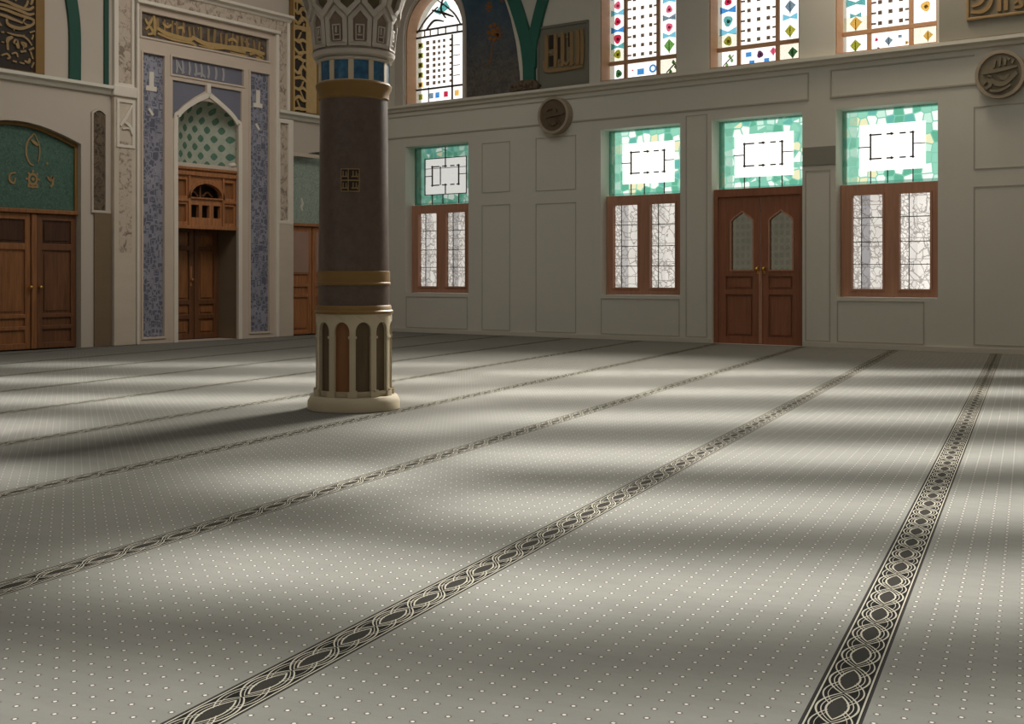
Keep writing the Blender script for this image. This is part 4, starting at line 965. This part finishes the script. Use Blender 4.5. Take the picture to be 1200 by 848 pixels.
MB().box(lambda a,b,d: (CX+a*math.cos(PH0)-b*math.sin(PH0), CY+a*math.sin(PH0)+b*math.cos(PH0), d), -.5, .5, -.5, .5, 4.05, 4.25).build('abacus', M['cap'], co, bevel=.02)
# gold plaque on the shaft
pq = MB(); 
for j in range(4):
    x0 = -21+30*j/4; x1 = -21+30*(j+1)/4
    pq.box(TC, x0, x1, 1.80, 1.99, .285, .292)
pq = pq.build('gold_plaque', M['script_dark'], co)
mb = MB()
for z0, z1 in ((1.80,1.808),(1.888,1.898),(1.982,1.99)):
    for j in range(4): mb.box(TC, -21+30*j/4, -21+30*(j+1)/4, z0, z1, .288, .297)
for a in (-21,-9.5,8): mb.box(TC, a, a+1.2, 1.80, 1.99, .288, .297)
for (c,z) in ((-15,1.94),(1,1.94),(-15,1.845),(1,1.845)):
    mb.stroke(TC, [(c-4,z+.02),(c-2,z-.02),(c+1,z-.015),(c+4,z+.025)], .018, .288, .297) if False else None
    mb.box(TC, c-5, c+6, z-.02, z-.011, .288, .296); mb.box(TC, c-3, c-1.5, z-.02, z+.03, .288, .296); mb.box(TC, c+2, c+3.4, z-.02, z+.026, .288, .296); mb.box(TC, c+5, c+6, z-.03, z+.01, .288, .296)
mb.build('plaque_lettering', M['gold_dull'], pq, root=co)

# ================================================================ light
wd = bpy.data.worlds.new('sky'); sc.world = wd; wd.use_nodes = True
bg = wd.node_tree.nodes.get('Background') or wd.node_tree.nodes.new('ShaderNodeBackground')
bg.inputs[0].default_value = (1.0, .985, .96, 1); bg.inputs[1].default_value = 1.6
wo = wd.node_tree.nodes.get('World Output') or wd.node_tree.nodes.new('ShaderNodeOutputWorld')
wd.node_tree.links.new(bg.outputs[0], wo.inputs[0])
CAM = Vector((16.15, -17.68, 1.1)); RV = Vector((.8103, .586, 0)); FV = Vector((-.586, .8103, 0))
YAW = math.atan2(.586, .8103)
def area(name, loc, sx, sy, power, color, target=None, rot=None, spread=180):
    l = bpy.data.lights.new(name, 'AREA'); l.shape = 'RECTANGLE'; l.size = sx; l.size_y = sy; l.energy = power; l.color = color; l.spread = math.radians(spread)
    o = bpy.data.objects.new(name, l); COL.objects.link(o); o.location = loc
    if target is not None: o.rotation_euler = (Vector(target)-Vector(loc)).to_track_quat('-Z', 'Y').to_euler()
    elif rot: o.rotation_euler = rot
    return o
# added ambient fill under the whole ceiling, not a lamp of the hall
area('ambient_fill', (10.5, -12, 8.8), 16, 18, 370, (1, .985, .955))
# added unseen strip lights, invented to lay soft bright bands across the carpet
def strip(Z, X0, X1, power, w=.6, spread=9):
    c = CAM + RV*((X0+X1)/2) + FV*Z
    area('floor_band_fill', (c.x, c.y, 8.6), abs(X1-X0), w, power*.18*abs(X1-X0), (1, .995, .97), rot=(0, 0, YAW), spread=spread)
for Z, pw in ((13.3,22),(11.1,30),(9.1,34),(7.15,40),(5.55,38),(4.1,36),(2.7,20)): strip(Z, -.4, 6.2, pw)
for Z, pw in ((14.6,14),(12.4,22),(10.4,26),(2.9,20)): strip(Z, -6.4, -.4, pw)
strip(4.4, -1.5, -.4, 34); strip(8.5, -6.4, -3.3, 30); strip(8.5, -.9, -.4, 30); strip(6.35, -6.4, -2.7, 34); strip(6.35, -1.5, -.4, 34)  # gaps between these added strips keep the column's shadow dark
# daylight falling in from the high windows
area('window_side_light', (8.6, -.8, 6.9), 2.4, 1.4, 520, (1, .97, .9), target=(9.3, -11.5, 0), spread=80)
area('mihrab_fill', (5.5, -6.5, 8.4), 4, 3, 85, (1, .95, .88), target=(0, -5, 2.2), spread=110)  # added unseen fill that brightens the mihrab and prayer wall
area('window_side_light', (10.6, -.7, 7.9), 2.4, 1.2, 120, (1, .86, .68), target=(11.4, -.0, 4.6), spread=140)  # added warm fill facing the wall, for a glow by the right upper window

# ================================================================ camera
cam = bpy.data.cameras.new('camera'); cam.sensor_width = 36; cam.lens = 1354/1200*36; cam.shift_y = -99/1200; cam.clip_end = 200
co_ = bpy.data.objects.new('camera', cam); COL.objects.link(co_); co_.location = CAM; co_.rotation_euler = (PI/2, 0, YAW)
sc.camera = co_
sc.view_settings.view_transform = 'Standard'; sc.view_settings.look = 'None'; sc.view_settings.exposure = 0; sc.view_settings.gamma = 1
sc.cycles.max_bounces = 8; sc.cycles.transparent_max_bounces = 12; sc.cycles.sample_clamp_indirect = 4; sc.cycles.use_denoising = True
